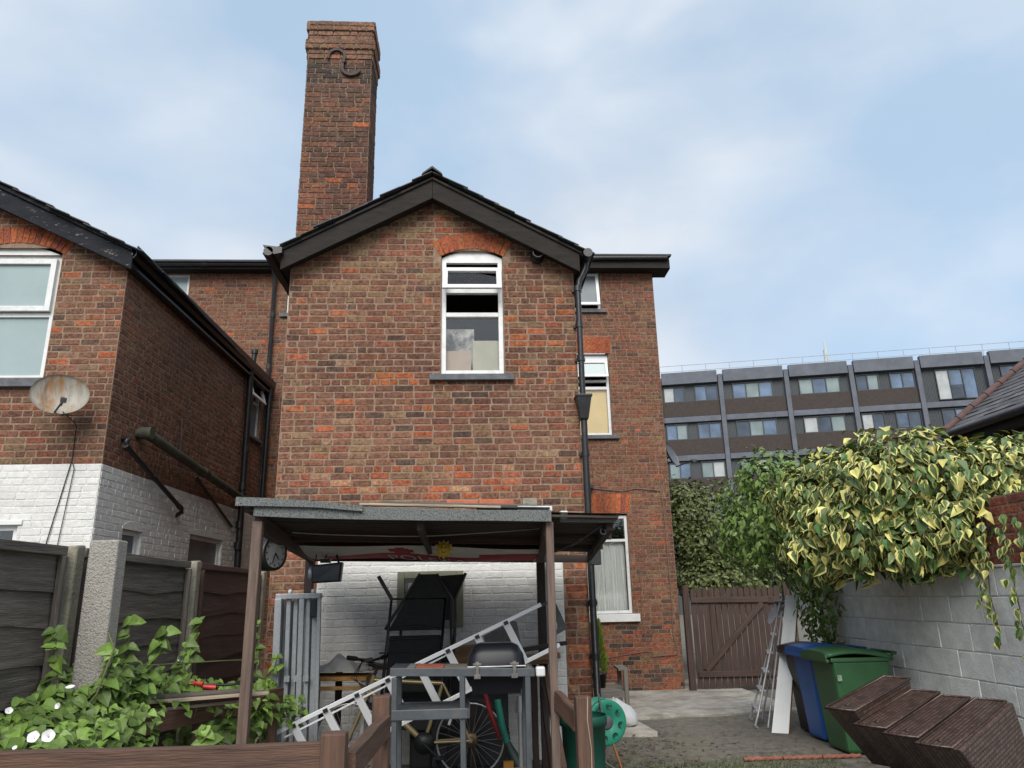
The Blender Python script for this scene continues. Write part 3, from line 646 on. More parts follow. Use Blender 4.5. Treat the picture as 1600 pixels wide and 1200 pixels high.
# roof, verge, gutter
rs=MB(); slope=.52; AX=NAP[0]
for sgn,xe in ((-1,-7.95),(1,-3.93)):
    n=9; run=abs(xe-AX); ln=run*math.sqrt(1+slope**2); ux=Vector((sgn,0,-slope)).normalized(); nn=Vector((sgn*slope,0,1)).normalized(); t0=Vector((AX,8.16,6.70))
    for k in range(n):
        s0=ln*k/n; s1=ln*(k+1)/n+.05; y=8.14+rgS.uniform(-.03,.02)
        while y<14.2:
            y1=min(y+.296,14.2); e=rgS.uniform(-.004,.01); p=[t0+ux*s0+nn*(.004+e),t0+ux*s1+nn*(.022+e)]
            B=[Vector((p[0].x,y,p[0].z)),Vector((p[1].x,y,p[1].z)),Vector((p[1].x,y1,p[1].z)),Vector((p[0].x,y1,p[0].z))]
            rs.hexa(B+[v+nn*.011 for v in B],c=tuple(x*rgS.uniform(.6,1.3) for x in (.045,.045,.05))); y+=.3
rs.build('roof',SLATE,nb_)
for sgn,xe in ((-1,-7.9),(1,-4.02)):
    ze=6.66-slope*abs(xe-AX)
    m=MB(); m.prism([(AX+sgn*.0015,8.22,6.64),(AX+sgn*.0015,8.22,6.40),(xe,8.22,ze-.20),(xe,8.22,ze+.02)],(0,.035,0)); m.build('bargeboard',BARGE2,nb_,bevel=.004)
    m=MB(); m.prism([(AX+sgn*.0015,8.19,6.70),(AX+sgn*.0015,8.19,6.645),(xe,8.19,ze+.025),(xe,8.19,ze+.075)],(0,.05,0)); m.build('verge_trim',BARGE2,nb_,bevel=.004)
    m=MB(); m.prism([(AX,8.26,6.46),(AX,8.26,6.42),(xe,8.26,ze-.15),(xe,8.26,ze-.11)],(0,.14,0)); m.build('soffit',BARGE2,nb_)
m=MB(); WNS.box(m,-.12,SL_,5.50,5.70,.01,.05); WNS.box(m,-.12,SL_,5.50,5.54,.05,.12); m.build('fascia',BLACKP,nb_,bevel=.004)
m=MB(); n=10; prof=[(.05,5.74),(.055,5.66),(.085,5.615),(.13,5.60),(.165,5.64),(.175,5.76),(.165,5.76),(.155,5.65),(.13,5.615),(.09,5.63),(.065,5.67),(.06,5.75)]
m.prism([WNS.p(-.17,v,d) for d,v in prof],WNS.U*(SL_+.1)); m.build('gutter',BLACKP,nb_)
# neighbour pipes
MOSS=mat('mossy_soil_pipe',(.05,.048,.036),.7,.4,7,bump=.5,bscale=30,dirt=((.06,.085,.03),5,.5,.72))
S=lambda u,v,d: WNS.p(u,v,d)
m=MB(); m.tube([S(4.42,5.62,.1),S(4.43,5.45,.09),S(4.45,5.3,.09),S(4.55,2.2,.09),S(4.55,0.0,.09)],.055,12)
for z in (5.1,4.2,3.55,2.9,2.55): m.tube([S(4.5,z-.06,.09),S(4.5,z+.06,.09)],.067,12)
m.tube([S(4.42,5.6,.12),S(4.42,5.95,.14)],.045,10); m.tube([S(4.42,5.93,.14),S(4.42,6.0,.14)],.06,10); m.build('downpipe',BLACKP,nb_)
m=MB(); m.tube([S(.72,3.66,.0),S(.72,3.66,.12),S(.80,3.64,.14),S(4.5,3.33,.11)],.062,12); m.tube([S(.70,3.66,.06),S(.70,3.66,.20)],.078,14); m.tube([S(2.6,3.50,.12),S(2.75,3.49,.12)],.075,12); m.build('soil_pipe',MOSS,nb_)
m=MB(); m.tube([S(.36,3.52,0),S(.36,3.52,.09),S(.3,3.47,.09),S(.36,3.42,.08),S(2.05,2.90,.08),S(2.1,2.85,.08),S(2.1,2.8,.0)],.03,10)
for t in (.36,1.15,2.02): z=3.42-(t-.36)*.307; m.tube([S(t-.05,z+.015,.08),S(t+.05,z-.015,.08)],.038,10)
m.build('waste_pipe',PLASTB,nb_)
m=MB(); m.tube([S(1.85,4.1,0),S(1.85,4.1,.05),S(1.85,4.05,.06),S(1.85,3.62,.08)],.016,8); m.tube([S(2.6,3.42,.03),S(4.3,2.85,.03)],.02,8); m.build('overflow_pipe',RUSTB,nb_)
m=MB(); m.tube([S(5.6,5.55,.1),S(5.6,3.2,.1)],.045,10); m.tube([S(5.6,5.45,.1),S(5.6,5.6,.1)],.055,10); m.build('downpipe',BLACKP,nb_)
# ================================================================== FENCE, CANOPY AND CLUTTER
WOODB=mat('brown_stained_timber',(.092,.048,.031),.75,.45,5,stretch=(.6,9,9),bump=.5,bscale=22,dirt=((.035,.028,.024),3,.55,.8),wear=((.24,.21,.18),7,.66,.80))
WOODP=mat('greyed_brown_post',(.125,.085,.066),.8,.4,5,stretch=(.6,9,9),bump=.5,bscale=22,wear=((.25,.22,.2),7,.62,.8))
WOODG=mat('grey_weathered_timber',(.13,.112,.094),.85,.45,4,stretch=(.5,9,9),bump=.7,bscale=22,dirt=((.030,.027,.025),2.2,.42,.78),wear=((.27,.245,.215),9,.57,.80))
WOODR=mat('dark_red_timber',(.062,.030,.024),.7,.45,4,stretch=(.5,9,9),bump=.5,bscale=22,dirt=((.024,.015,.013),2.5,.5,.8))
WOODK=mat('dark_timber',(.030,.017,.014),.7,.4,4,stretch=(.5,9,9),bump=.4,bscale=20)
CONC=mat('mossy_concrete_post',(.235,.215,.165),.95,.3,9,bump=.9,bscale=60,dirt=((.13,.145,.07),3.5,.5,.75))
PEBBLE=mat('pebbled_concrete',(.34,.32,.285),.95,.35,60,bump=1.4,bscale=110,dirt=((.17,.16,.14),60,.54,.66))
FELT=mat('green_mineral_felt',(.175,.185,.178),.95,.6,160,bump=1.0,bscale=220,dirt=((.05,.06,.055),90,.5,.62))
ALU=mat('brushed_aluminium',(.56,.57,.58),.38,.12,6,stretch=(.3,8,8),metal=.85,bump=.06,bscale=40)
ALUP=mat('pale_aluminium_paint',(.36,.38,.40),.45,.15,6,stretch=(8,8,.4),metal=.35)
STEEL=mat('grey_painted_steel',(.058,.066,.074),.5,.3,6,bump=.15,bscale=30,dirt=((.16,.075,.045),6,.62,.75))
TUBEK=mat('black_coated_tube',(.012,.012,.013),.4,.2,6); MESHK=mat('black_sling_fabric',(.020,.021,.022),.75,.25,30,bump=.5,bscale=180)
def fence_panel(y0,y1,wood,label,seed):
    rg=random.Random(seed); x=-2.27; top=1.93
    t=thing('fence_panel',label,'fence',(x,(y0+y1)/2,gz(x,y0)),'waney board fence panels'); n=9; bh=.195
    for k in range(n):
        z=top-.005-k*.185-.1
        if z<.2: break
        # waney board: wavy lower edge, tilted so each overlaps the next
        seg=10; m=MB(); vs=[];fs=[]; ph=rg.uniform(0,6)
        for i in range(seg+1):
            s=(y1-y0)*i/seg; lo=z-.105+.012*math.sin(ph+s*5)+rg.uniform(-.006,.006); hi=z+.10
            vs+=[(s,-.022,lo-z),(s,-.008,hi-z),(s,.006,hi-z),(s,-.008,lo-z)]
        for i in range(seg):
            for q in range(4): fs.append((i*4+q,i*4+(q+1)%4,i*4+4+(q+1)%4,i*4+4+q))
        fs+=[(3,2,1,0),tuple(seg*4+q for q in range(4))]
        m.add(vs,fs); mw=Matrix(((0,-1,0),(1,0,0),(0,0,1))).to_4x4(); mw.translation=(x+rg.uniform(-.004,.004),y0,z); m.build('board',wood,t,world=mw)
    beam_obj('top_rail',(x+.012,y0,top),(x+.012,y1,top),.075,.05,wood,t,warp=.004,seg=4)
    for yy in (y0+.03,y1-.03): beam_obj('batten',(x+.045,yy,.3),(x+.045,yy,top-.03),.04,.03,wood,t)
fence_panel(2.2,4.27,WOODG,'blackened waney fence panel nearest the camera, at the left edge',1)
fence_panel(4.47,6.12,WOODG,'weathered grey waney fence panel between the two slim concrete posts',2)
fence_panel(6.36,8.12,WOODR,'reddish brown waney fence panel nearest the brick house',3)
def conc_post(y,label,w=.10,top=1.97,x=-2.25,m=CONC,nm='concrete_post',grp='slim concrete fence posts'):
    b=MB(); b.hexa([(x-w/2,y-w/2,0),(x+w/2,y-w/2,0),(x+w/2,y+w/2,0),(x-w/2,y+w/2,0),(x-w/2,y-w/2,top-.02),(x+w/2,y-w/2,top-.005),(x+w/2,y+w/2,top),(x-w/2,y+w/2,top)])
    o=b.build(nm,m,bevel=.012); tag(o,label,'post',grp); return o
conc_post(4.37,'slim greenish concrete fence post behind the thick pebbled post')
conc_post(6.24,'slim concrete fence post between grey and reddish panels')
conc_post(8.22,'slim concrete fence post against the brick house corner',top=1.95)
conc_post(4.12,'thick pebble faced concrete post standing in the brambles',w=.165,top=1.945,x=-1.965,m=PEBBLE,nm='gate_post',grp=None) if False else None
b=MB(); px,py=-2.03,4.32; b.box(px-.078,px+.078,py-.06,py+.06,0,1.985); tag(b.build('gate_post',PEBBLE,bevel=.01),'thick pebble faced concrete post standing in the brambles','post')
# low timber balustrade
bal=thing('timber_balustrade','low brown timber balustrade with square post in the foreground','railing',(-.5,2.95,0))
beam_obj('rail',(-2.25,2.96,1.098),(-.545,2.96,1.092),.05,.105,WOODB,bal,warp=.004,seg=5)
def post_obj(name,x,y,w,top,m,parent,z0=0,lean=(0,0)):
    return beam_obj(name,(x,y,z0),(x+lean[0],y+lean[1],top),w,w,m,parent,bevel=.006,warp=.002,seg=3)
post_obj('post',-.50,2.95,.088,1.178,WOODB,bal); post_obj('post',-.478,4.2,.09,1.152,WOODB,bal)
beam_obj('rail',(-.455,2.99,1.055),(-.452,4.17,1.01),.05,.10,WOODB,bal,warp=.003,seg=3)
post_obj('post',-2.0,4.62,.075,1.13,WOODB,bal)
b2=thing('bed_rail','dark brown plank rail edging the overgrown bed','railing',(-1.8,4.9,0))
beam_obj('rail',(-2.13,3.55,.96),(-1.98,4.55,.955),.045,.12,WOODB,b2,warp=.006,seg=5); beam_obj('rail',(-1.975,4.68,.955),(-1.47,6.15,.945),.045,.115,WOODB,b2,warp=.006,seg=5)
for x,y in ((-1.78,5.3),(-1.5,6.08)): post_obj('post',x,y,.06,.95,WOODB,b2)
rb=thing('railing_stub','short timber railing with split square post beside the green bin','railing',(.62,4.7,0))
post_obj('post',.645,4.6,.092,1.07,WOODB,rb,lean=(-.008,0)); beam_obj('rail',(.53,5.0,1.0),(.61,4.63,.93),.045,.115,WOODB,rb,warp=.006,seg=4)
m=MB(); m.tube([(.66,4.552,1.07),(.652,4.552,.95),(.668,4.552,.8),(.662,4.552,.55)],.003,5); m.build('crack',mat('pale_split_wood',(.35,.28,.2),.9),rb)
# ------------------------------------------------------------------ canopy
can=thing('timber_canopy','ramshackle timber canopy with mineral felt roof against brick wall','canopy',(-.4,6.5,.1))
def zr(x,y): return 2.19-.0337*(x+.45)-.021*(y-5)
def xl(y): return -1.50-.085*(y-5)
def xr(y): return .985+.105*(y-5)
ROOFB=mat('rotten_roof_boards',(.045,.032,.026),.85,.5,4,stretch=(.5,9,9),bump=.6,bscale=20,wear=((.10,.09,.075),6,.62,.8))
y=5.0; k=0
while y<7.8:
    y1=min(y+.145,7.85); ym=(y+y1)/2
    a,b=xl(ym),xr(ym); beam_obj('roof_board',(a,ym,zr(a,ym)),(b,ym,zr(b,ym)),y1-y-.008,.018,ROOFB,can,warp=.003,seg=6,seed=k); y=y1; k+=1
m=MB(); vs=[];nx,ny=14,10; rg=random.Random(6)
for j_ in range(ny+1):
    yy=4.99+(7.87-4.99)*j_/ny
    for i in range(nx+1):
        xx=xl(yy)-.02+(xr(yy)-xl(yy)+.04)*i/nx; vs.append((xx,yy,zr(xx,yy)+.016+rg.uniform(0,.008)))
m.add(vs,[(j_*(nx+1)+i,j_*(nx+1)+i+1,(j_+1)*(nx+1)+i+1,(j_+1)*(nx+1)+i) for j_ in range(ny) for i in range(nx)]); m.build('roof_felt',FELT,can,fix=False)
def strip(pts,y,th,name,mt):   # pts: (x, ztop, zbot)
    m=MB(); vs=[];fs=[]; n=len(pts); rg=random.Random(len(pts))
    for x,zt,zb in pts:
        w_=rg.uniform(-.003,.003); vs+=[(x,y+w_,zb),(x,y+w_,zt),(x,y+th,zt),(x,y+th,zb)]
    for i in range(n-1):
        for q in range(4): fs.append((i*4+q,i*4+(q+1)%4,i*4+4+(q+1)%4,i*4+4+q))
    fs+=[(0,1,2,3),tuple((n-1)*4+q for q in (3,2,1,0))]; m.add(vs,fs); return m.build(name,mt,can)
strip([(-1.432,2.262,2.18),(-1.1,2.245,2.160),(-.7,2.225,2.145),(-.3,2.21,2.132),(.1,2.195,2.125),(.53,2.188,2.112)],4.955,.03,'felt_fascia',FELT)
strip([(-1.545,2.302,2.245),(-1.3,2.290,2.238),(-1.0,2.264,2.225),(-.72,2.232,2.196)],4.93,.022,'felt_drip',FELT)
strip([(.60,2.158,2.118),(.75,2.168,2.115),(.985,2.152,2.108)],5.06,.03,'felt_fascia',FELT)
beam_obj('side_beam',(-1.42,5.06,2.135),(-1.67,8.0,2.07),.06,.10,WOODR,can); beam_obj('side_beam',(.515,5.06,2.075),(.72,8.05,2.01),.06,.10,WOODR,can)
beam_obj('cross_beam',(-1.58,6.35,2.145),(.62,6.35,2.075),.05,.05,WOODR,can); beam_obj('rafter',(-.35,5.05,2.11),(-.42,8.1,2.055),.045,.07,ROOFB,can)
beam_obj('side_beam',(.95,5.12,2.09),(1.26,8.1,2.02),.05,.06,ROOFB,can); beam_obj('rear_beam',(-1.7,8.05,2.075),(1.25,8.05,2.005),.05,.08,WOODK,can)
for yy in (6.1,7.1): beam_obj('batten',(.6,yy,zr(.6,yy)-.03),(1.05+.1*(yy-5.2),yy,zr(1.1,yy)-.03),.04,.035,ROOFB,can)
post_obj('post',-1.418,5.03,.064,2.15,WOODP,can,z0=.2,lean=(.004,0)); post_obj('post',.512,5.03,.052,2.115,WOODP,can,z0=.2,lean=(.01,0))
post_obj('post',-1.68,7.95,.085,2.07,WOODK,can); post_obj('post',.72,8.0,.085,2.03,WOODK,can)
beam_obj('brace',(.72,7.9,.95),(.60,5.4,.5),.045,.09,WOODB,can); beam_obj('brace',(.66,7.6,.75),(.62,6.0,.1),.04,.08,WOODK,can); beam_obj('brace_rail',(.35,7.0,1.16),(.98,8.2,1.15),.04,.04,WOODK,can)
m=MB(); pts=[(-1.3+i*.12,5.5+.02*math.sin(i),zr(0,5.5)-.05-.04*math.sin(math.pi*i/15)) for i in range(16)]; m.tube(pts,.004,5); m.build('wire',mat('pale_wire',(.35,.33,.3),.6),can)
IRON=mat('grey_wrought_iron',(.07,.07,.075),.6,.3,9)
m=MB(); sp=[(.90,5.14,2.07)]
for i in range(10): t=i/9*5.5; r_=.012+.014*(1-i/9); sp.append((.90+.02+r_*math.cos(t+2.2)-.01,5.14,2.055+r_*math.sin(t+2.2)))
m.tube(sp,.005,6); m.tube([(.89,5.14,2.09),(.80,5.3,2.03),(.66,5.6,1.96),(.60,5.7,1.95)],.006,6); m.tube([(.78,5.33,2.02),(.72,5.47,1.985)],.013,6); m.build('iron_bracket',IRON,can)
# debris on the roof
TERRA=mat('terracotta',(.40,.12,.06),.85,.25,10,bump=.4,bscale=60)
def junk(name,label,cat,boxargs,mt,rz=0,tilt=0,grp=None):
    cx,cy,cz,lx,ly,lz=boxargs; m=MB(); m.box(-lx/2,lx/2,-ly/2,ly/2,0,lz)
    o=m.build(name,mt,world=Matrix.Translation((cx,cy,cz))@Matrix.Rotation(rz,4,'Z')@Matrix.Rotation(tilt,4,'Y'),bevel=.004); return tag(o,label,cat,grp)
PALEW=mat('pale_bare_wood',(.33,.27,.20),.85,.35,5,stretch=(.6,9,9),bump=.4,bscale=25)
junk('wood_strip','long pale split batten lying along the canopy roof edge','batten',(-.28,5.03,2.228,.95,.06,.016),PALEW,R_(-1),R_(2.2)); junk('roof_plank','dark plank lying on the canopy roof beside the terracotta tile','plank',(-.05,5.14,2.240,1.1,.14,.018),WOODG,R_(1),R_(2.1))
junk('terracotta_tile','bright terracotta tile lying on the canopy roof','tile',(.16,5.20,2.250,.24,.2,.035),TERRA,R_(5),R_(2)); junk('tile_shard','orange tile shard lying on the canopy roof, left end','tile',(-.90,6.6,2.30,.36,.2,.05),TERRA,R_(3)); junk('flat_tile','long orange tile piece behind the terracotta tile','tile',(-.02,5.3,2.262,.3,.24,.03),TERRA,R_(-3),R_(2))
junk('white_board','short white painted board on the right end of the canopy','board',(.43,5.09,2.195,.24,.05,.035),mat('chipped_white_paint',(.6,.6,.58),.7,.2,12),0,R_(1)); junk('concrete_brick','grey concrete brick standing on the canopy roof','brick',(.40,5.15,2.215,.10,.1,.075),CONC)
junk('slate_strip','dark slate strip under the grey concrete brick','slate',(.28,5.12,2.212,.5,.2,.012),SLATED,0,R_(2)); junk('white_scrap','torn white felt scrap at the canopy corner','scrap',(.625,5.045,2.14,.05,.03,.05),mat('white_scrap',(.6,.6,.57),.8),R_(20))
# ------------------------------------------------------------------ banner under the canopy
def flagpt(s,t):
    x=-1.66+2.30*s; y=6.75+1.30*t
    z=zr(x,y)-.075-.010*math.sin(s*9+t*2)-.03*t-.025*math.sin(math.pi*t)*(1+.5*math.sin(s*12))
    return Vector((x,y,z))
FLAGM=mat('flag_cloth',(0,0,0),.85,.12,8,src='att',bump=.2,bscale=120)
m=MB(); m.sm=True; ns,nt_=60,20; vs=[flagpt(i/ns,j_/nt_) for j_ in range(nt_+1) for i in range(ns+1)]
m.v=vs and [tuple(v) for v in vs]; WHT=(.78,.77,.75); RED=(.45,.025,.045)
for j_ in range(nt_):
    for i in range(ns):
        s,t=(i+.5)/ns,(j_+.5)/nt_
        c=WHT if t<.40 or s<.10 else RED
        if s>.75 and t<.40+.0: c=WHT if t<.25 else RED
        if ((s-.43)/.05)**2+((t-.27)/.16)**2<1: c=RED
        m.f.append((j_*(ns+1)+i,j_*(ns+1)+i+1,(j_+1)*(ns+1)+i+1,(j_+1)*(ns+1)+i)); m.c.append(c); m.s.append(True); m.mi.append(0)
flag=m.build('flag',FLAGM,fix=False); tag(flag,'red and white POLSKA flag pinned under the canopy roof','flag')
cu=bpy.data.curves.new('txt','FONT'); cu.body='POLSKA'; cu.resolution_u=3; to=bpy.data.objects.new('txt',cu); col.objects.link(to)
bpy.context.view_layer.update(); tm=bpy.data.meshes.new_from_object(to.evaluated_get(bpy.context.evaluated_depsgraph_get())); bpy.data.objects.remove(to)
xs=[v.co.x for v in tm.vertices]; ys=[v.co.y for v in tm.vertices]; x0,x1,y0,y1=min(xs),max(xs),min(ys),max(ys)
m=MB(); m.add([flagpt(.36+.34*(v.co.x-x0)/(x1-x0),.93-.42*(v.co.y-y0)/(y1-y0))-Vector((0,0,.006)) for v in tm.vertices],[tuple(p.vertices) for p in tm.polygons],c=(.75,.66,.66))
m.build('lettering',FLAGM,flag,fix=False)
# sun ornament
SUNY=mat('yellow_painted_metal',(.52,.36,.04),.5,.2,9); sun_o=thing('sun_ornament','small yellow smiling sun ornament hanging under the canopy','ornament',(-.235,6.3,1.98))
ct=Vector((-.235,6.25,2.02)); m=MB(); m.lathe([(0,-.022),(.03,-.02),(.052,-.008),(.056,.0),(.052,.008),(0,.012)],ct,(0,1,0),20)
m.build('face',SUNY,sun_o)
m=MB()
for i in range(12):
    a=i*math.pi/6; d=Vector((math.cos(a),0,math.sin(a))); e=Vector((-d.z,0,d.x)); p=ct+d*.052
    m.prism([p+e*.016,p-e*.016,p+d*.03],(0,.008,0))
m.build('rays',SUNY,sun_o)
m=MB()
for dx in (-.017,.017): m.lathe([(0,-.006),(.006,-.004),(.006,.002),(0,.002)],ct+Vector((dx,-.02,.014)),(0,1,0),8)
m.tube([ct+Vector((-.02,-.019,-.016)),ct+Vector((0,-.022,-.026)),ct+Vector((.02,-.019,-.016))],.003,5); m.tube([ct+Vector((-.03,0,-.06)),ct+Vector((-.03,0,-.095))],.006,5); m.tube([ct+Vector((.03,0,-.06)),ct+Vector((.03,0,-.095))],.006,5); m.build('features',PLASTB,sun_o)
# clock
clk=thing('station_clock','round black rimmed station clock hanging beside the canopy post','clock',(-1.55,6.0,1.88)); ax=Vector((.88,-.47,0)); cc=Vector((-1.575,6.0,2.0)); 
m=MB(); m.lathe([(0,-.055),(.115,-.055),(.132,-.045),(.135,-.03),(.135,.03),(.132,.045),(.116,.05),(.112,.04),(0,.04)],cc,ax,32); m.build('case',PLASTB,clk)
m=MB(); m.lathe([(0,.0425),(.111,.0425)],cc,ax,32,sm=False); m.build('dial',mat('grey_dial',(.36,.38,.38),.5,.15,10,dirt=((.15,.16,.16),18,.6,.7)),clk)
sd_=Vector((.47,.88,0)); m=MB()
def hand(a,l,w): 
    d=sd_*math.sin(a)+Vector((0,0,math.cos(a))); e=sd_*math.cos(a)-Vector((0,0,math.sin(a))); p=cc+ax*.045; m.prism([p-e*w,p+e*w,p+d*l+e*w*.5,p+d*l-e*w*.5],ax*.003)
hand(R_(140),.06,.006); hand(R_(200),.085,.004)
for i in range(12):
    a=i*math.pi/6; d=sd_*math.sin(a)+Vector((0,0,math.cos(a))); e=sd_*math.cos(a)-Vector((0,0,math.sin(a))); p=cc+ax*.0435+d*.094; m.prism([p-e*.004-d*.01,p+e*.004-d*.01,p+e*.004+d*.008,p-e*.004+d*.008],ax*.002)
m.build('hands',PLASTB,clk)
m=MB(); m.tube([cc+Vector((0,0,.13)),cc+Vector((0,0,.18))],.02,8); pts=[cc+Vector((0,0,.17))]+[cc+Vector((-.05+.05*math.cos(t),.0,.17+.05*math.sin(t))) for t in [0,.6,1.2,1.8,2.4,3.1]]; m.tube(pts,.008,6); m.tube([cc+Vector((.0,0,.175)),cc+Vector((.07,0,.19))],.008,6); m.build('bracket',PLASTB,clk)
# floodlight
fl=thing('floodlight','black rectangular floodlight hanging in front of the white painted brickwork','lamp',(-1.35,7.2,1.79))
m=MB(); m.hexa([(-1.49,7.16,1.792),(-1.22,7.10,1.80),(-1.22,7.2,1.80),(-1.49,7.26,1.792),(-1.50,7.16,1.955),(-1.205,7.10,1.978),(-1.205,7.2,1.978),(-1.50,7.26,1.955)]); m.build('housing',PLASTB,fl,bevel=.01)
m=MB(); m.hexa([(-1.475,7.150,1.805),(-1.235,7.092,1.812),(-1.235,7.10,1.812),(-1.475,7.158,1.805),(-1.482,7.150,1.935),(-1.222,7.092,1.955),(-1.222,7.10,1.955),(-1.482,7.158,1.935)]); m.build('lens',mat('dusty_dark_glass',(.045,.047,.048),.25,.2,8),fl)
m=MB(); m.lathe([(0,-.06),(.03,-.055),(.055,-.03),(.07,0),(.065,.03),(0,.035)],(-1.50,7.24,1.88),(-1,0,0),18); m.build('reflector',mat('dull_silver',(.4,.43,.46),.4,.1,6,metal=.4),fl)
m=MB(); m.tube([(-1.25,7.18,1.97),(-1.29,7.2,2.08)],.01,6); m.tube([(-1.48,7.2,1.96),(-1.46,7.2,2.08)],.006,6); m.box(-1.42,-1.33,7.15,7.22,1.975,2.01); m.tube([(-1.38,7.18,2.0),(-1.36,7.15,2.05),(-1.40,7.2,2.09)],.006,6); m.build('hanger',PLASTB,fl)
# folded gazebo frame
gf=thing('gazebo_frame','folded silver gazebo frame standing against the white painted brickwork','frame',(-1.5,6.85,.17))
rg=random.Random(8)
for i,x in enumerate((-1.69,-1.61,-1.555,-1.49,-1.44,-1.385,-1.34)):
    tk=(.040,.026,.026,.030,.026,.034,.022)[i]; y_=6.80+(i%3)*.035
    beam_obj('leg',(x+.035,y_,.17),(x,y_,1.66+.02*(i%2)),tk*1.5,tk*1.5,ALUP,gf,bevel=.005)
for x in (-1.69,-1.385): m=MB(); m.box(x-.028,x+.028,6.775,6.86,1.50,1.65); m.build('slider',PLASTB,gf,bevel=.004)
for i in range(6): x=-1.665+i*.058; beam_obj('inner_leg',(x+.035,6.905+(i%2)*.03,.17),(x,6.905+(i%2)*.03,1.64),.03,.03,ALUP,gf,bevel=.004)
m=MB(); m.box(-1.715,-1.33,6.772,6.80,1.655,1.70); m.box(-1.715,-1.33,6.86,6.885,1.655,1.70); m.build('top_bracket',ALUP,gf,bevel=.004)
m=MB()
for x in (-1.60,-1.40): m.lathe([(0,0),(.018,0),(.02,.02),(.012,.035),(0,.038)],(x,6.82,1.70),(0,0,1),10)
m.build('cap',PVC,gf)
for x in (-1.6,-1.52,-1.44): m=MB(); m.box(x,x+.045,6.775,6.785,.98,1.03); m.build('joint_plate',ALUP,gf)
# ------------------------------------------------------------------ framed mirror on the wall
m=MB(); WF.box(m,-.815,-.10,1.33,1.92,.02,.06)
mi=MB(); frame_rect(mi,WF,-.815,-.10,1.33,1.92,.075,.012,.07); fr=mi.build('framed_mirror',mat('olive_frame_paint',(.20,.20,.14),.7,.2,6),bevel=.006); tag(fr,'olive framed mirror on the white painted brickwork','mirror')
m=MB(); WF.box(m,-.745,-.17,1.40,1.85,.015,.03); m.build('glass',mat('dark_mirror_glass',(.03,.04,.045),.08,.2,3),fr); m=MB(); WF.box(m,-.70,-.60,1.45,1.80,.031,.034); m.build('reflected_strip',mat('pale_painted_reflection',(.25,.27,.2),.5,.3,12),fr)  # pale strip on the glass is a painted reflection
# ------------------------------------------------------------------ folded sling chairs
def chair(name,label,y,dx,sc,right):
    t=thing(name,label,'chair',(-.5+dx,y,.1),'folded black sling chairs')
    A=lambda px,z:(px+dx,y,z)
    def quad(p,nm):
        m=MB(); m.prism([Vector(q) for q in p],(0,.012,0)); m.build(nm,MESHK,t)
    if not right:
        quad([A(-.80,1.345),A(-.30,1.345),A(-.225,1.64),A(-.335,1.86),A(-.505,1.86)],'back_sling'); quad([A(-.82,.80),A(-.29,.80),A(-.305,1.30),A(-.785,1.30)],'seat_sling')
        m=MB(); m.tube([A(-.905,.1),A(-.835,.9),A(-.775,1.635),A(-.255,1.63),A(-.325,.9),A(-.40,.1)],.016,8); m.build('leg_frame',TUBEK,t)
        m=MB(); m.tube([A(-.83,1.36),A(-.505,1.865)],.015,8); m.tube([A(-.345,1.86),A(-.195,1.62),A(-.19,1.35)],.014,8); m.tube([A(-.80,1.35),A(-.56,1.385),A(-.30,1.35)],.012,8); m.tube([A(-.80,1.27),A(-.30,1.275)],.012,8); m.build('back_frame',TUBEK,t)
        m=MB(); m.beam(A(-.905,1.85),A(-.765,1.62),.03,.035); m.build('armrest',PLASTB,t); m=MB(); m.tube([A(-.88,1.15),A(-.3,1.14)],.008,6); m.tube([A(-.88,1.02),A(-.25,1.02)],.008,6); m.build('stretcher',TUBEK,t)
    else:
        quad([A(-.36,1.845),A(-.08,1.86),A(-.195,1.60),A(-.26,1.55)],'back_sling'); quad([A(-.70,.45),A(-.20,.45),A(-.22,1.15),A(-.70,1.15)],'seat_sling')
        m=MB(); m.tube([A(-.075,1.87),A(-.19,1.61),A(-.185,1.3),A(-.20,1.1),A(-.235,1.0),A(-.28,1.03)],.015,8); m.tube([A(-.23,1.6),A(-.215,1.2),A(-.25,.2)],.014,8); m.tube([A(-.75,.2),A(-.70,1.5)],.014,8); m.build('leg_frame',TUBEK,t)
chair('folding_chair','front black sling recliner chair folded upright behind the ladder',7.40,0,1,False); chair('folding_chair','rear black sling chair folded behind the front recliner',7.58,.01,1,True)
# ------------------------------------------------------------------ ladder lying on its side
ld=thing('aluminium_ladder','silver aluminium ladder leaning diagonally across the clutter','ladder',(-.5,6.3,.2))
ALU=mat('bright_aluminium',(.78,.79,.80),.35,.06,6,stretch=(.3,8,8),metal=.15,bump=.05,bscale=40)
p0=Vector((-1.525,6.22,.665)); p1=Vector((.565,6.34,1.568)); off=Vector((.155,.10,-.325)); dl=(p1-p0)
rail_m=dict(up=(0,0,1))
beam_obj('rail',p0,p1,.025,.032,ALU,ld,bevel=.003); beam_obj('rail',p0+off+dl*.10,p1+off,.025,.032,ALU,ld,bevel=.003); beam_obj('rail_lip',p0+Vector((.08,.03,-.03)),p0+dl*.62+Vector((.02,.03,-.03)),.01,.014,ALU,ld,bevel=.002)
for k in range(8):
    f=.072+k*.1125; q=p0+dl*f; beam_obj('rung',q+Vector((0,.005,-.012)),q+off+Vector((0,0,.01)),.03,.058,ALU,ld,up=(1,0,.45),bevel=.004)
m=MB()
for k in range(8): q=p0+dl*(.072+k*.1125)+Vector((.0,-.012,-.012)); m.beam(q-dl*.008,q+dl*.008,.02,.028)
m.build('rung_clip',PLASTB,ld)
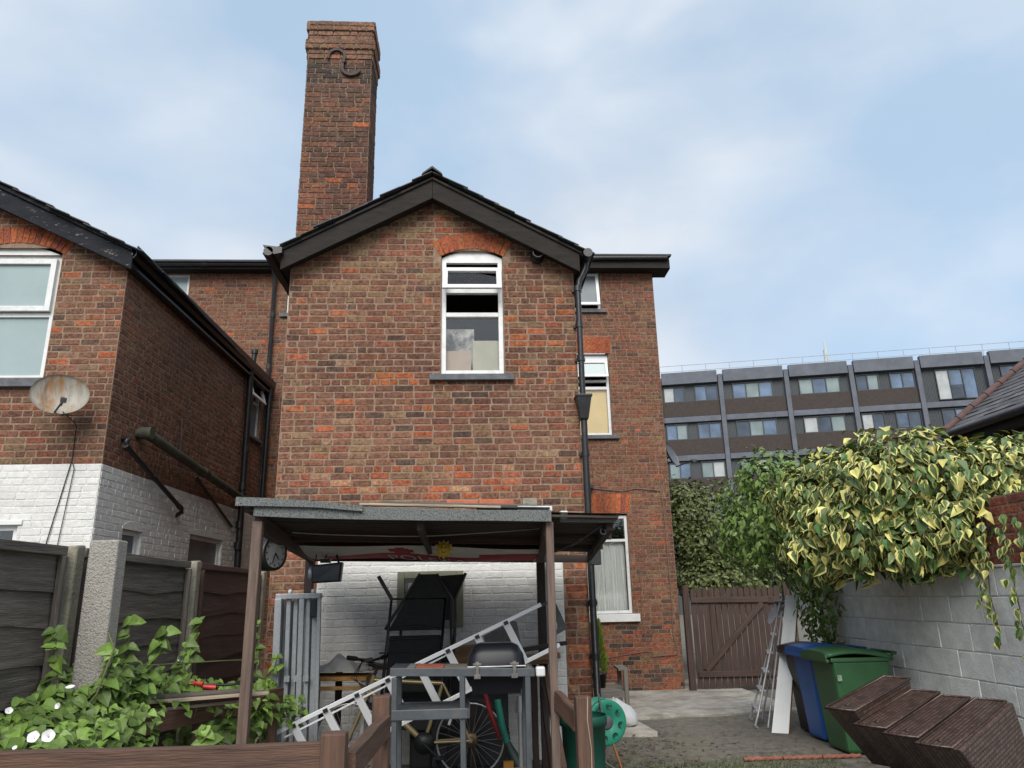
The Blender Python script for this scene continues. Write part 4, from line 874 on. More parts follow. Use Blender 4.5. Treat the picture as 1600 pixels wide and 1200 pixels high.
m=MB(); e=p1; D=dl.normalized(); m.prism([e+Vector((-.03,0,-.012)),e+Vector((.07,0,.03)),e+Vector((.105,0,.055)),e+Vector((.215,0,-.195)),e+Vector((.06,0,-.275)),e+Vector((.055,0,-.25)),e+Vector((.13,0,-.205)),e+Vector((.135,0,-.16)),e+Vector((.085,0,-.02)),e+Vector((.06,0,0)),e+Vector((-.02,0,-.03))],(0,.03,0)); m.build('foot_plate',mat('dark_grey_plastic',(.05,.052,.055),.6,.3,14,wear=((.3,.3,.3),30,.66,.7)),ld,bevel=.003)
# ridged tray
m=MB(); O_=Vector((.09,6.75,1.10)); U_=Vector((.26,.05,.12)); V_=Vector((.07,.10,-.20)); 
def T(a,b,c=0): return O_+U_*a+V_*b+Vector((-.03,-.05,.02))*c
O_=O_+Vector((.0,0,.21)); m.prism([T(0,0),T(1,0),T(1.12,.12),T(1,1.2),T(0,1.2)],(0.0,.015,.0))
for i in range(14): a=.05+i*.066; m.prism([T(a,.1)-Vector((0,.008,0)),T(a+.033,.1)-Vector((0,.008,0)),T(a+.033,1.1)-Vector((0,.008,0)),T(a,1.1)-Vector((0,.008,0))],(0,.009,0))
tag(m.build('ridged_tray',mat('grey_ridged_plastic',(.115,.12,.12),.5,.25,12,wear=((.5,.5,.5),34,.68,.71))),'grey ridged plastic tray propped behind the barbecue','tray')
# rough bench behind
TANW=mat('tan_rough_wood',(.21,.12,.065),.85,.35,5,stretch=(.6,9,9),bump=.5,bscale=25)
bn=thing('wooden_bench','rough wooden bench of brown planks behind the barbecue','bench',(.1,7.75,0)); beam_obj('plank',(-1.45,7.72,1.0),(.78,7.72,1.02),.30,.04,TANW,bn); beam_obj('plank',(-.25,7.6,1.10),(.36,7.6,1.12),.04,.17,TANW,bn); beam_obj('plank',(.3,7.45,1.06),(.83,7.45,1.085),.09,.05,TANW,bn)
for x in (-1.3,.0,.6): post_obj('leg',x,7.75,.06,.98,WOODK,bn)
# small table with a crumpled sheet on it
st=thing('small_table','small table with rusty orange edge under the crumpled white sheet','table',(-1.2,7.35,0)); ORG=mat('orange_chipboard_edge',(.36,.19,.055),.85,.35,18,bump=.4,bscale=80)
beam_obj('top',(-1.47,7.3,.965),(-.95,7.3,.955),.4,.035,ORG,st); beam_obj('lower_bar',(-1.42,7.12,.885),(-.95,7.12,.88),.02,.03,ORG,st)
for x in (-1.44,-.98):
    for y_ in (7.14,7.46): post_obj('leg',x,y_,.035,.945,mat('chipped_cream_leg',(.33,.32,.29),.7,.2,8),st)
m=MB(); m.sm=True; nx,ny=26,16; rg=random.Random(3); vs=[]
for j_ in range(ny+1):
    for i in range(nx+1):
        u,v=i/nx,j_/ny; h=.03+.13*math.sin(math.pi*u)**.8*math.sin(math.pi*min(1,v*1.1))**.7*(.7+.3*math.sin(u*11+v*5)); h+=.025*math.sin(u*19+v*9)*math.sin(v*13)
        vs.append((-1.50+.55*u,7.15+.36*v,.985+max(.0,h)))
m.add(vs,[(j_*(nx+1)+i,j_*(nx+1)+i+1,(j_+1)*(nx+1)+i+1,(j_+1)*(nx+1)+i) for j_ in range(ny) for i in range(nx)]); tag(m.build('crumpled_sheet',mat('grey_white_sheet',(.40,.40,.37),.8,.15,6),fix=False),'crumpled off-white sheet heaped on the small table','sheet')
# ------------------------------------------------------------------ steel work table
tb=thing('steel_table','grey steel work table with lower shelf in front of the bicycle','table',(-.07,5.6,.2)); Y0,Y1=5.40,5.80
def TZ(x): return 1.183-.027*(x+.56)
m=MB(); m.hexa([(-.565,Y0,TZ(-.56)-.052),(.425,Y0,TZ(.42)-.052),(.425,Y0+.012,TZ(.42)-.052),(-.565,Y0+.012,TZ(-.56)-.052),(-.565,Y0,TZ(-.56)),(.425,Y0,TZ(.42)),(.425,Y0+.012,TZ(.42)),(-.565,Y0+.012,TZ(-.56))])
m.box(-.565,-.553,Y0+.012,Y1,TZ(-.5)-.05,TZ(-.5)); m.box(.413,.425,Y0+.012,Y1,TZ(.42)-.05,TZ(.42)); m.box(-.565,.425,Y1,Y1+.012,1.11,1.155); m.build('apron',STEEL,tb,bevel=.003)
m=MB(); cols=[(-.55,-.46,(.035,.04,.05)),(-.457,-.405,(.16,.17,.17)),(-.40,-.205,(.32,.10,.06)),(-.20,-.03,(.15,.14,.125)),(-.027,.41,(.17,.15,.13))]
for a,b,c in cols: m.hexa([(a,Y0+.013,TZ(a)-.012),(b,Y0+.013,TZ(b)-.012),(b,Y1,TZ(b)-.012),(a,Y1,TZ(a)-.012),(a,Y0+.013,TZ(a)-.002),(b,Y0+.013,TZ(b)-.002),(b,Y1,TZ(b)-.002),(a,Y1,TZ(a)-.002)],c=c)
m.build('top_panels',mat('worn_painted_top',(0,0,0),.7,.3,12,src='att',bump=.3,bscale=50),tb)
for x,y_ in ((-.535,Y0+.02),(-.075,Y0+.02),(.375,Y0+.02),(-.535,Y1-.02),(-.075,Y1-.02),(.375,Y1-.02)): beam_obj('leg',(x+(.012 if x<0 else -.005),y_,.26),(x,y_,1.12),.036,.036,STEEL,tb,bevel=.004)
m=MB(); m.box(-.55,-.035,Y0-.01,Y0+.004,.852,.918); m.box(-.55,-.035,Y1,Y1+.012,.852,.915); m.box(-.035,-.023,Y0-.01,Y1,.852,.915); m.box(-.562,-.55,Y0-.01,Y1,.852,.915); m.box(-.55,-.035,Y0+.004,Y1,.895,.905); m.build('shelf',STEEL,tb,bevel=.006)
m=MB(); m.box(-.52,.39,Y0,Y0+.04,.50,.535); m.build('lower_rail',mat('rusty_steel',(.14,.075,.05),.8,.35,9),tb,bevel=.003)
# barbecue
bq=thing('barbecue','black lidded barbecue standing on the steel table','barbecue',(.17,5.6,1.0)); BQK=mat('black_enamel',(.008,.0085,.012),.36,.2,6,spec=.25,dirt=((.03,.03,.03),8,.6,.8))
m=MB(); m.sm=True; prof=[(0,.0),(.012,.07),(.045,.125),(.09,.145)]
for k,(ins,h) in enumerate(prof): pass
ring=[]
for ins,h in prof:
    n=28; 
    for i in range(n):
        a=2*math.pi*i/n; cx_,sx_=math.cos(a),math.sin(a); ex=.38
        x=.165+(.205-ins)*math.copysign(abs(cx_)**ex,cx_); y_=5.62+(.17-ins*.9)*math.copysign(abs(sx_)**ex,sx_); ring.append((x,y_,1.175+h))
n=28; fs=[(k*n+i,k*n+(i+1)%n,(k+1)*n+(i+1)%n,(k+1)*n+i) for k in range(3) for i in range(n)]+[tuple(3*n+i for i in range(n))]
m.add(ring,fs,sm=True); m.build('lid',BQK,bq)
m=MB(); m.box(-.04,.37,5.45,5.79,1.165,1.176); m.build('rim',mat('dull_steel',(.35,.35,.36),.4,.2,8,metal=.7),bq,bevel=.003); m=MB(); m.hexa([(.0,5.50,.99),(.33,5.50,.99),(.33,5.75,.99),(.0,5.75,.99),(-.03,5.47,1.115),(.355,5.47,1.115),(.355,5.77,1.115),(-.03,5.77,1.115)]); m.build('fire_bowl',BQK,bq)
for x in (.03,.285):
    m=MB(); m.box(x-.012,x+.012,5.385,5.40,1.125,1.21); m.box(x-.03,x+.03,5.382,5.398,1.185,1.20); m.box(x-.022,x+.022,5.385,5.40,1.10,1.128); m.build('clip',mat('worn_steel_clip',(.16,.15,.14),.5,.4,20,metal=.5),bq,bevel=.002)
m=MB(); m.box(.435,.50,5.42,5.48,1.10,1.165); tag(m.build('plastic_block',PVC,bevel=.012),'white plastic block at the right end of the steel table','block')
# ------------------------------------------------------------------ bicycle
bk=thing('bicycle','gold framed bicycle parked behind the steel table','bicycle',(-.55,7.15,.1)); GOLD=mat('champagne_gold_paint',(.42,.33,.17),.35,.15,6,metal=.5); RUB=mat('black_rubber',(.012,.012,.012),.85,.2,10); RIMM=mat('silver_rim',(.42,.42,.42),.35,.1,5,metal=.7)
BY=7.12; rw=Vector((-.026,BY,.43)); fwh=Vector((-1.09,BY,.455))
def wheel(c,rear):
    w_=MB(); n=40; pts=[c+Vector((.325*math.cos(2*math.pi*i/n),0,.325*math.sin(2*math.pi*i/n))) for i in range(n)]; w_.tube(pts,.024,8,closed=True)
    for i in range(56):
        a=2*math.pi*i/56; d=Vector((math.cos(a),0,math.sin(a))); e=Vector((-d.z,0,d.x)); q=c+d*.347+Vector((0,(i%2-.5)*.024,0)); w_.beam(q-e*.008,q+e*.008,.016,.012,up=tuple(d))
    o=w_.build('wheel',RUB,bk)
    r=MB(); r.tube([c+Vector((.297*math.cos(2*math.pi*i/n),0,.297*math.sin(2*math.pi*i/n))) for i in range(n)],.011,6,closed=True); r.build('rim',RIMM,o)
    s=MB(); rg=random.Random(1)
    for i in range(28):
        a=2*math.pi*i/28; b_=a+(.5 if i%2 else -.5); s.tube([c+Vector((.022*math.cos(b_),(-.02 if i%4<2 else .02),.022*math.sin(b_))),c+Vector((.29*math.cos(a),0,.29*math.sin(a)))],.0013,4,caps=False)
    s.tube([c+Vector((0,-.05,0)),c+Vector((0,.05,0))],.02,10); s.build('spokes',RIMM,o)
    if rear:
        g=MB(); g.lathe([(.02,-.035),(.062,-.035),(.064,-.028),(.05,-.022),(.044,-.012),(.03,-.01)],c,(0,1,0),24); g.build('cassette',mat('bronze_cassette',(.20,.14,.07),.4,.3,20,metal=.7),o)
        g=MB(); g.prism([c+Vector((-.20,-.03,.13)),c+Vector((-.17,-.03,.22)),c+Vector((-.145,-.03,.21)),c+Vector((-.18,-.03,.125))],(0,.008,0)); g.build('reflector',mat('pale_reflector',(.5,.5,.45),.3),o)
wheel(rw,True); wheel(fwh,False)
head=Vector((-.885,BY,.985)); hb=Vector((-.925,BY,.86)); bb=Vector((-.43,BY,.42)); seat=Vector((-.27,BY,.90))
m=MB(); m.tube([hb,head],.024,10); m.tube([head-Vector((.01,0,.04)),seat],.019,10); m.tube([hb,bb],.025,10); m.tube([bb,seat],.018,10)
for s in (-.06,.06): m.tube([bb+Vector((0,s*.5,0)),rw+Vector((0,s,0))],.011,8); m.tube([seat+Vector((0,s*.3,0)),rw+Vector((0,s,0))],.010,8)
m.build('frame',GOLD,bk)
m=MB()
for s in (-.055,.055): m.tube([hb+Vector((0,s,-.02)),hb+Vector((-.03,s,-.09)),fwh+Vector((0,s,0))],[.016,.016,.011],8)
m.tube([hb+Vector((0,-.055,-.02)),hb+Vector((0,.055,-.02))],.018,8); m.build('fork',GOLD,bk)
m=MB(); m.tube([head,head+Vector((.03,0,.06)),head+Vector((-.05,0,.10))],.018,8); h0=head+Vector((-.06,0,.11)); m.tube([h0+Vector((-.14,-.26,.06)),h0+Vector((-.02,-.16,.03)),h0,h0+Vector((.1,.2,.02)),h0+Vector((.14,.3,.03))],.013,8); m.tube([h0+Vector((-.14,-.26,.06)),h0+Vector((-.07,-.2,.045))],.02,8); m.tube([h0+Vector((.1,.2,.02)),h0+Vector((.14,.3,.03))],.02,8)
m.tube([h0+Vector((.04,-.1,.01)),h0+Vector((.12,-.12,-.02)),h0+Vector((.17,-.1,-.04))],.012,6); m.beam(h0+Vector((-.04,-.14,.02)),h0+Vector((.06,-.14,.035)),.03,.03); m.build('handlebar',PLASTB,bk)
m=MB()
for k in range(3): m.tube([h0+Vector((-.03,-.12,.02)),h0+Vector((-.08-.02*k,-.14,-.12)),h0+Vector((-.03+.03*k,-.06,-.22)),hb+Vector((0,-.03,0))],.0035,5)
m.build('cables',PLASTB,bk)
m=MB(); m.tube([seat,seat+Vector((-.02,0,.12))],.013,8); m.prism([seat+Vector((-.15,-.02,.12)),seat+Vector((.11,-.07,.13)),seat+Vector((.13,0,.135)),seat+Vector((.11,.07,.13)),seat+Vector((-.15,.02,.12))],(0,0,.045)); m.build('saddle',PLASTB,bk,bevel=.012)
m=MB(); m.lathe([(.0,-.05),(.09,-.05),(.09,-.045),(0,-.045)],bb,(0,1,0),24); m.build('chainring',PLASTB,bk); m=MB(); m.beam(bb+Vector((0,-.06,0)),bb+Vector((.12,-.065,-.11)),.02,.015); m.build('crank',PLASTB,bk); m=MB(); m.beam(bb+Vector((0,.06,0)),bb+Vector((-.12,.065,.11)),.02,.015); m.build('crank',PLASTB,bk); m=MB(); m.box(bb.x+.08,bb.x+.17,BY-.14,BY-.06,.30,.32); m.build('pedal',PLASTB,bk)
# strimmer and metal pole
sg=thing('grass_strimmer','green and black grass strimmer leaning behind the bicycle wheel','strimmer',(.3,6.6,.2)); m=MB(); m.tube([(.20,6.55,.82),(.235,6.55,.62),(.28,6.55,.47)],.028,10); m.build('handle',mat('teal_plastic',(.012,.16,.115),.4,.15,6),sg); m=MB(); m.tube([(.27,6.55,.50),(.34,6.55,.36),(.43,6.55,.25)],[.028,.05,.075],12); m.tube([(.10,6.6,.84),(.20,6.6,.6),(.3,6.58,.42)],.012,8); m.build('motor_housing',mat('dark_green_plastic',(.015,.03,.026),.5,.2,6),sg); m=MB(); m.box(.24,.32,6.48,6.52,.30,.37); m.build('guard',mat('amber_plastic',(.35,.16,.02),.4),sg)
m=MB(); m.tube([(.36,6.1,.30),(.355,6.1,.82)],.017,10); m.tube([(.355,6.1,.78),(.355,6.1,.87)],.03,10); m.tube([(.355,6.1,.87),(.355,6.1,.9)],.022,10); tag(m.build('metal_pole',RIMM),'short silver pole with collar behind the right table leg','pole')
m=MB(); m.tube([(.12,6.6,.98),(.10,6.6,.86),(.13,6.6,.75),(.22,6.6,.52)],.02,8); tag(m.build('red_cable',mat('dark_red_plastic',(.22,.012,.015),.5)),'dark red flex hanging behind the bicycle wheel','cable')
m=MB(); m.tube([(.805,8.25,.45),(.80,8.25,1.2),(.765,8.22,2.02)],.042,12); tag(m.build('grey_pipe',mat('pale_grey_pipe',(.33,.34,.34),.5,.15,5)),'pale grey plastic pipe standing beside the dark canopy post','pipe')
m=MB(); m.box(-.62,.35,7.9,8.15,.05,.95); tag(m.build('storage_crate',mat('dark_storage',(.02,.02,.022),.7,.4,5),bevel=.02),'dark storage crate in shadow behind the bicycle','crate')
# ------------------------------------------------------------------ green bin, hose reel, garden chair
GRB=mat('dark_green_plastic_bin',(.008,.085,.055),.5,.15,5); HR=mat('teal_hose_reel',(.02,.24,.15),.4,.15,6)
gb=thing('green_dustbin','dark green ribbed garden bin behind the split timber post','bin',(.93,6.75,.05)); m=MB(); n=36; prof=[(.165,.05),(.185,.58),(.20,.58),(.205,.64),(.195,.66)]; vs=[];fs=[]
for r,z in prof:
    for i in range(n): a=2*math.pi*i/n; q=r*(1+(.02 if i%3==0 and z<.57 else 0)); vs.append((.93+q*math.cos(a),6.75+q*math.sin(a),z))
fs=[(k*n+i,k*n+(i+1)%n,(k+1)*n+(i+1)%n,(k+1)*n+i) for k in range(4) for i in range(n)]; m.add(vs,fs,sm=True); m.build('body',GRB,gb); m=MB(); m.lathe([(.0,.60),(.188,.60)],(.93,6.75,0),(0,0,1),24,sm=False); m.build('lid',PLASTB,gb)
hr=thing('hose_reel','teal green garden hose reel beside the green bin','hose reel',(1.27,7.6,0)); hc=Vector((1.27,7.6,.46)); ha=Vector((.25,-.97,0)).normalized()
m=MB(); n=32; R0=.205; m.lathe([(.05,.0),(.06,.012),(.15,.012),(.19,.022),(R0,.012),(R0,-.01),(.05,-.01)],hc,ha,36); m.lathe([(.05,-.22),(R0,-.21),(R0,-.19),(.05,-.20)],hc,ha,36); m.build('drum',HR,hr)
m=MB(); e1=ha.cross(Vector((0,0,1))).normalized()
for i in range(8):
    a=i*math.pi/4+.2; q=hc+(e1*math.cos(a)+Vector((0,0,1))*math.sin(a))*.145+ha*.014; m=MB(); m.lathe([(0,.0),(.026,.0),(.03,.006)],q,ha,12); m.build('drum_hole',mat('dark_teal_recess',(.006,.07,.05),.6),hr)
m=MB(); m.lathe([(0,.03),(.05,.03),(.062,.02),(.065,.0)],hc,ha,20); m.build('hub',mat('grey_hub',(.10,.10,.11),.5),hr)
m=MB(); m.tube([hc+Vector((.0,.05,0)),Vector((1.40,7.55,.02))],.012,6); m.tube([hc+Vector((0,.15,0)),Vector((1.15,7.8,.02))],.012,6); m.build('stand',mat('rusty_orange_steel',(.25,.09,.03),.6),hr)
m=MB(); pts=[hc+Vector((-.07,-.04,.26)),hc+Vector((-.05,-.06,.12)),hc+Vector((-.06,-.05,.0)),Vector((1.22,7.45,.14)),Vector((1.36,7.4,.06)),Vector((1.5,7.45,.03)),Vector((1.42,7.6,.02)),Vector((1.25,7.5,.02))]; m.tube(pts,.01,8); m.build('hose',mat('grey_hose',(.12,.12,.11),.5),hr)
m_=None
GREYW=mat('silvered_garden_wood',(.155,.145,.125),.85,.3,5,stretch=(.6,9,9),bump=.4,bscale=25)
gc=thing('garden_chair','weathered wooden garden chair by the rear wall','chair',(1.85,10.5,0)); 
for x,y_,z in ((1.62,10.25,.64),(2.0,10.25,.68),(1.62,10.85,.9),(2.03,10.85,.62)): post_obj('leg',x,y_,.055,z,GREYW,gc,z0=-.02)
beam_obj('armrest',(1.63,10.18,.69),(1.63,10.9,.69),.07,.03,GREYW,gc); beam_obj('armrest',(2.02,10.5,.655),(2.06,11.05,.655),.13,.03,GREYW,gc); beam_obj('rail',(1.62,10.25,.37),(2.0,10.25,.37),.03,.06,GREYW,gc)
for i in range(6): beam_obj('seat_slat',(1.63,10.27+i*.1,.41+.006*i),(2.0,10.27+i*.1,.41+.006*i),.06,.02,GREYW,gc)
m=MB(); m.lathe([(0,.42),(.075,.42),(.10,.60),(.108,.60),(.108,.62),(0,.62)],(1.70,10.55,0),(0,0,1),18); tag(m.build('plant_pot',PLASTB),'dark plant pot on the weathered garden chair','pot')
m=MB(); m.sm=True; n=14; rg=random.Random(9); prof=[(.02,0),(.17,.0),(.21,.06),(.20,.15),(.15,.24),(.10,.28),(.03,.30)]; vs=[]
for r,z in prof:
    for i in range(n): a=2*math.pi*i/n; q=r*rg.uniform(.72,1.22); vs.append((1.86+q*1.15*math.cos(a)-.3*z,9.95+q*.8*math.sin(a),.05+z*rg.uniform(.8,1.12)+.03*math.sin(3*a)*(z>.05)))
m.add(vs,[(k*n+i,k*n+(i+1)%n,(k+1)*n+(i+1)%n,(k+1)*n+i) for k in range(6) for i in range(n)]+[tuple(6*n+i for i in range(n))]); tag(m.build('white_sack',mat('white_plastic_sack',(.55,.56,.56),.5,.1,8,bump=.5,bscale=25)),'crumpled white sack slumped by the garden chair','sack')
b=MB(); b.box(2.2,2.55,13.6,14.0,-.08,.12); tag(b.build('stone_lump',mat('buff_stone',(.25,.19,.13),.9,.3,8,bump=.6),bevel=.04),'buff stone block on the ground by the rear wall','stone')
# planks and red loppers on the bed
for i,(z,dy,l) in enumerate(((1.015,0,.62),(1.04,.03,.66),(1.066,-.01,.7),(1.088,.04,.55))):
    o=beam_obj('slat',(-2.02+.02*i,4.95+dy,z),(-2.02+.02*i+l*.93,5.35+dy-.06*i,z+.004),.07,.02,(PALEW,WOODB,PALEW,WOODG)[i],None); tag(o,['lowest slat in the small stack of offcuts on the bed','second slat from the bottom of the offcut stack on the bed','third slat from the bottom of the offcut stack on the bed','grey slat on top of the offcut stack on the bed'][i],'slat','stack of offcut slats')
lo=thing('garden_loppers','red handled garden loppers lying among the bramble leaves','loppers',(-1.6,5.3,1.12)); REDP=mat('red_plastic',(.55,.03,.03),.35)
m=MB(); m.tube([(-1.83,5.2,1.145),(-1.74,5.2,1.135)],[.012,.017],8); m.tube([(-1.74,5.2,1.12),(-1.665,5.22,1.11)],.015,8); m.tube([(-1.53,5.3,1.12),(-1.46,5.3,1.125)],.014,8); m.build('grips',REDP,lo); m=MB(); m.tube([(-1.74,5.2,1.13),(-1.6,5.26,1.12),(-1.44,5.32,1.13)],.008,6); m.beam((-1.55,5.25,1.13),(-1.42,5.3,1.15),.03,.02); m.build('shafts',PLASTB,lo)
# ================================================================== RIGHT SIDE OF THE YARD
# gate
GW=mat('dark_brown_gate_stain',(.060,.034,.026),.75,.4,4,stretch=(.5,9,9),bump=.5,bscale=22,dirt=((.025,.016,.013),2.5,.5,.8),wear=((.13,.10,.085),6,.70,.85))
gt=thing('plank_gate','dark brown vertical plank gate with diagonal brace','gate',(4.8,14.05,-.1))
post_obj('post',3.93,13.98,.11,1.76,GW,gt,z0=-.1); post_obj('post',5.86,14.06,.11,1.74,GW,gt,z0=-.1)
rg=random.Random(14)
for i in range(15):
    x=4.10+i*.113; z1=1.72+rg.uniform(-.015,.012); m=MB(); m.prism([(-.05,0,0),(.05,0,0),(.05,0,z1-.03),(.028,0,z1+.02),(-.028,0,z1+.02),(-.05,0,z1-.03)],(0,.02,0))
    mw=Matrix.Translation((x,14.05+rg.uniform(-.003,.003),-.03)); 
    me=MB(); me.add([(v[2],v[1],-v[0]) for v in m.v],m.f); me.build('plank',GW,gt,bevel=.003,world=mw@Matrix(((0,0,-1),(0,1,0),(1,0,0))).to_4x4())
beam_obj('rail',(4.04,14.03,1.50),(5.72,14.03,1.475),.035,.10,GW,gt); beam_obj('rail',(4.08,14.03,.21),(5.72,14.03,.19),.035,.10,GW,gt); beam_obj('brace',(4.22,14.03,.27),(5.38,14.03,1.42),.036,.10,GW,gt)
m=MB(); m.box(5.5,5.6,14.005,14.012,1.42,1.52); m.build('latch',RUSTB,gt)
# painted block wall
BLK=mat('white_painted_block',(.74,.74,.71),.8,.14,7,bump=.55,bscale=45,dirt=((.42,.41,.37),2.2,.5,.85),wear=((.28,.26,.22),14,.72,.77))
bw=thing('block_wall','white painted concrete block wall under the variegated ivy','wall',(4.7,8,-.1)); m=MB(); m.box(4.622,4.80,4.0,10.05,-.2,1.80); m.build('joints',mat('block_joint',(.52,.52,.49),.9,.2,9,bump=.4),bw)
rg=random.Random(15); BV=[]
for k in range(5):
    m=MB(); L_,h_=.462,.236; j4=lambda:rg.uniform(-.004,.004)
    m.hexa([(j4(),0,j4()),(L_+j4(),0,j4()),(L_,.15,0),(0,.15,0),(j4(),j4()*.5,h_+j4()),(L_+j4(),j4()*.5,h_+j4()),(L_,.15,h_),(0,.15,h_)]); o=m.build('block',BLK,world=Matrix.Identity(4),bevel=.006); BV.append(o)
for o in BV: col.objects.unlink(o)
base=Matrix(((0,1,0),(-1,0,0),(0,0,1))).to_4x4()   # local x -> -Y, local y -> +X
for k in range(8):
    z=-.175+k*.247; y_=10.06-(k%2)*.237
    while y_>4.3:
        src=rg.choice(BV); o=src.copy(); mw=Matrix.Translation((4.612+rg.uniform(-.004,.004),y_-.006,z+rg.uniform(-.003,.003)))@base; place(o,bw,mw); y_-=.474
m=MB(); m.box(4.60,4.82,4.0,10.07,1.795,1.815); m.build('capping',BLK,bw,bevel=.004)
def brick_obj2(W,b,c,parent,rg):
    u,v,L_,h=b; o=bpy.data.objects.new('brick',rg.choice(BR_VAR)); o.color=(*c,1); R3=Matrix((W.U,-W.N,W.Z)).transposed().to_4x4(); place(o,parent,Matrix.Translation(W.p(u,v,rg.uniform(-.002,.002)))@R3@Matrix.Diagonal((L_/.216,1,h/.070,1)))
REDB=lambda rg: pick(rg,[((.20,.062,.045),3),((.15,.055,.045),3),((.24,.08,.05),2),((.09,.05,.045),1)])
rw_=thing('red_brick_wall','red brick wall rising above the white block wall behind ivy','wall',(4.75,7,1.8)); W3=Wall((4.64,9.0,1.818),(0,-1,0),(-1,0,0)); iv3=lambda a,b:[(0,4.4)]
m=MB(); m.box(4.64,4.80,4.6,9.0,1.816,2.40); core=m.build('wall_core',MORTAR2,rw_)
for b in lay(W3,0,.58,.0825,iv3,rg): brick_obj2(W3,b,REDB(rg),core,rg)
# outbuilding with slate roof
ob=thing('slate_roofed_house','red brick house with grey slate roof beyond the ivy, far right','house',(9,7,0)); W4=Wall((7.2,10.2,0),(0,-1,0),(-1,0,0)); iv4=lambda a,b:[(0,6.2)]
m=MB(); m.box(7.2,12,4.0,10.2,-.1,3.62); m.prism([(7.2,10.19,3.6),(12,10.19,3.6),(9.6,10.19,5.35)],(0,-.2,0)); m.build('wall',MORTAR2,ob)
j=MB(); emit(j,W4,lay(W4,1.6,3.62,.078,iv4,rg),lambda u,v,r:REDB(r),rg); stuff(j.build('brickwork',BRICK_J,ob,fix=False))
rs=MB(); sl=.72; ux=Vector((1,0,sl)).normalized(); nn=Vector((-sl,0,1)).normalized(); t0=Vector((6.98,0,3.80)); k=0; s_=0
while s_<3.1:
    y_=3.8-(k%2)*.105
    while y_<10.28:
        y1=min(y_+.205,10.30); e=rg.uniform(-.003,.007); 
        if y1-y_>.03:
            a=t0+ux*(s_)+nn*(.014+e); b=t0+ux*(s_+.20)+nn*.004; B=[Vector((a.x,y_,a.z)),Vector((a.x,y1,a.z)),Vector((b.x,y1,b.z)),Vector((b.x,y_,b.z))]
            g=rg.uniform(.65,1.35); rs.hexa([B[0],B[3],B[2],B[1]]+[B[0]+nn*.009,B[3]+nn*.009,B[2]+nn*.009,B[1]+nn*.009],c=(.085*g,.082*g,.086*g))
        y_+=.21
    s_+=.15; k+=1
stuff(rs.build('roof_slates',SLATE,ob))
m=MB(); e=t0+ux*3.3; m.prism([(t0.x,3.8,t0.z-.02),(e.x,3.8,e.z-.02),(e.x+2.4,3.8,t0.z-.02)],(0,6.46,0)); m.build('roof_deck',SLATED,ob)
RIDT=mat('red_ridge_tile',(.095,.055,.05),.85,.3,8,bump=.4)
s_=0
while s_<3.15:
    p=t0+ux*s_+nn*.05; q=t0+ux*(s_+.30)+nn*.05; m=MB(); m.tube([(p.x,10.28,p.z),(q.x,10.28,q.z)],[.055,.048],10); m.build('verge_tile',RIDT,ob); s_+=.31
m=MB(); m.box(7.0,7.2,3.8,10.2,3.58,3.66); m.box(6.99,7.02,3.8,10.22,3.60,3.80); m.build('fascia',BARGE,ob); m=MB(); m.tube([(6.93,3.8,3.76),(6.93,10.25,3.76)],.06,10); m.build('gutter',BLACKP,ob)
# leaning board and stepladder
bd=MB(); F_=[Vector((3.565,9.45,.0)),Vector((3.735,9.36,.0)),Vector((4.30,9.93,1.56)),Vector((4.16,9.98,1.575))]; th=Vector((.05,.07,-.01)); bd.hexa([F_[0],F_[1],F_[1]+th*.6,F_[0]+th*.6,F_[3],F_[2],F_[2]+th*.6,F_[3]+th*.6])
o=bd.build('leaning_board',mat('white_melamine',(.62,.63,.62),.4,.06,4,dirt=((.4,.38,.34),6,.6,.85)),bevel=.002); tag(o,'long white board leaning against the stepladder','board')
m=MB(); a=F_[1]+th*.02; c_=F_[2]+th*.02; m.hexa([a+Vector((.002,-.002,0)),a+th*.55+Vector((.004,-.004,0)),a+th*.55,a,c_+Vector((.004,-.002,0)),c_+th*.55+Vector((.004,-.004,0)),c_+th*.55,c_]); m.build('chipboard_edge',ORG,o)
ALU=mat('dull_stepladder_aluminium',(.40,.40,.41),.45,.2,8,metal=.3,dirt=((.2,.19,.18),9,.55,.8))
sl_=thing('stepladder','folded silver stepladder leaning beside the plank gate','stepladder',(3.8,10,0)); A0,A1=Vector((3.66,10.42,0)),Vector((4.24,10.35,1.48)); B0,B1=Vector((3.50,9.80,0)),Vector((4.10,10.06,1.48))
for a,b in ((A0,A1),(B0,B1)):
    m=MB(); m.tube([a+Vector((.03,0,.0)),a+Vector((0,0,.03)),a+(b-a)*.1,b],.014,8); m.build('stile',ALU,sl_)
    m=MB(); m.tube([a+Vector((.16,.0,.0)),b+Vector((.03,0,-.05))],.012,8); m.build('rear_stile',ALU,sl_)
for k in range(6):
    f=.13+k*.15; beam_obj('tread',A0.lerp(A1,f),B0.lerp(B1,f),.075,.022,ALU,sl_)
m=MB(); m.beam(A1,B1,.12,.03); m.build('top_platform',PLASTB,sl_)
m=MB(); m.sm=True; rg=random.Random(4); vs=[]; 
for j_ in range(7):
    for i in range(7): u,v=i/6,j_/6; vs.append((4.0+.22*u+.03*math.sin(v*7),9.98+.36*v,1.27+.22*math.sin(u*2.2)+.04*math.sin(u*9+v*8)-.05*v))
m.add(vs,[(j_*7+i,j_*7+i+1,j_*7+i+8,j_*7+i+7) for j_ in range(6) for i in range(6)]); tag(m.build('dust_sheet',mat('pale_lilac_cloth',(.46,.45,.48),.85,.15,8),fix=False),'pale cloth draped over the top of the stepladder','cloth')
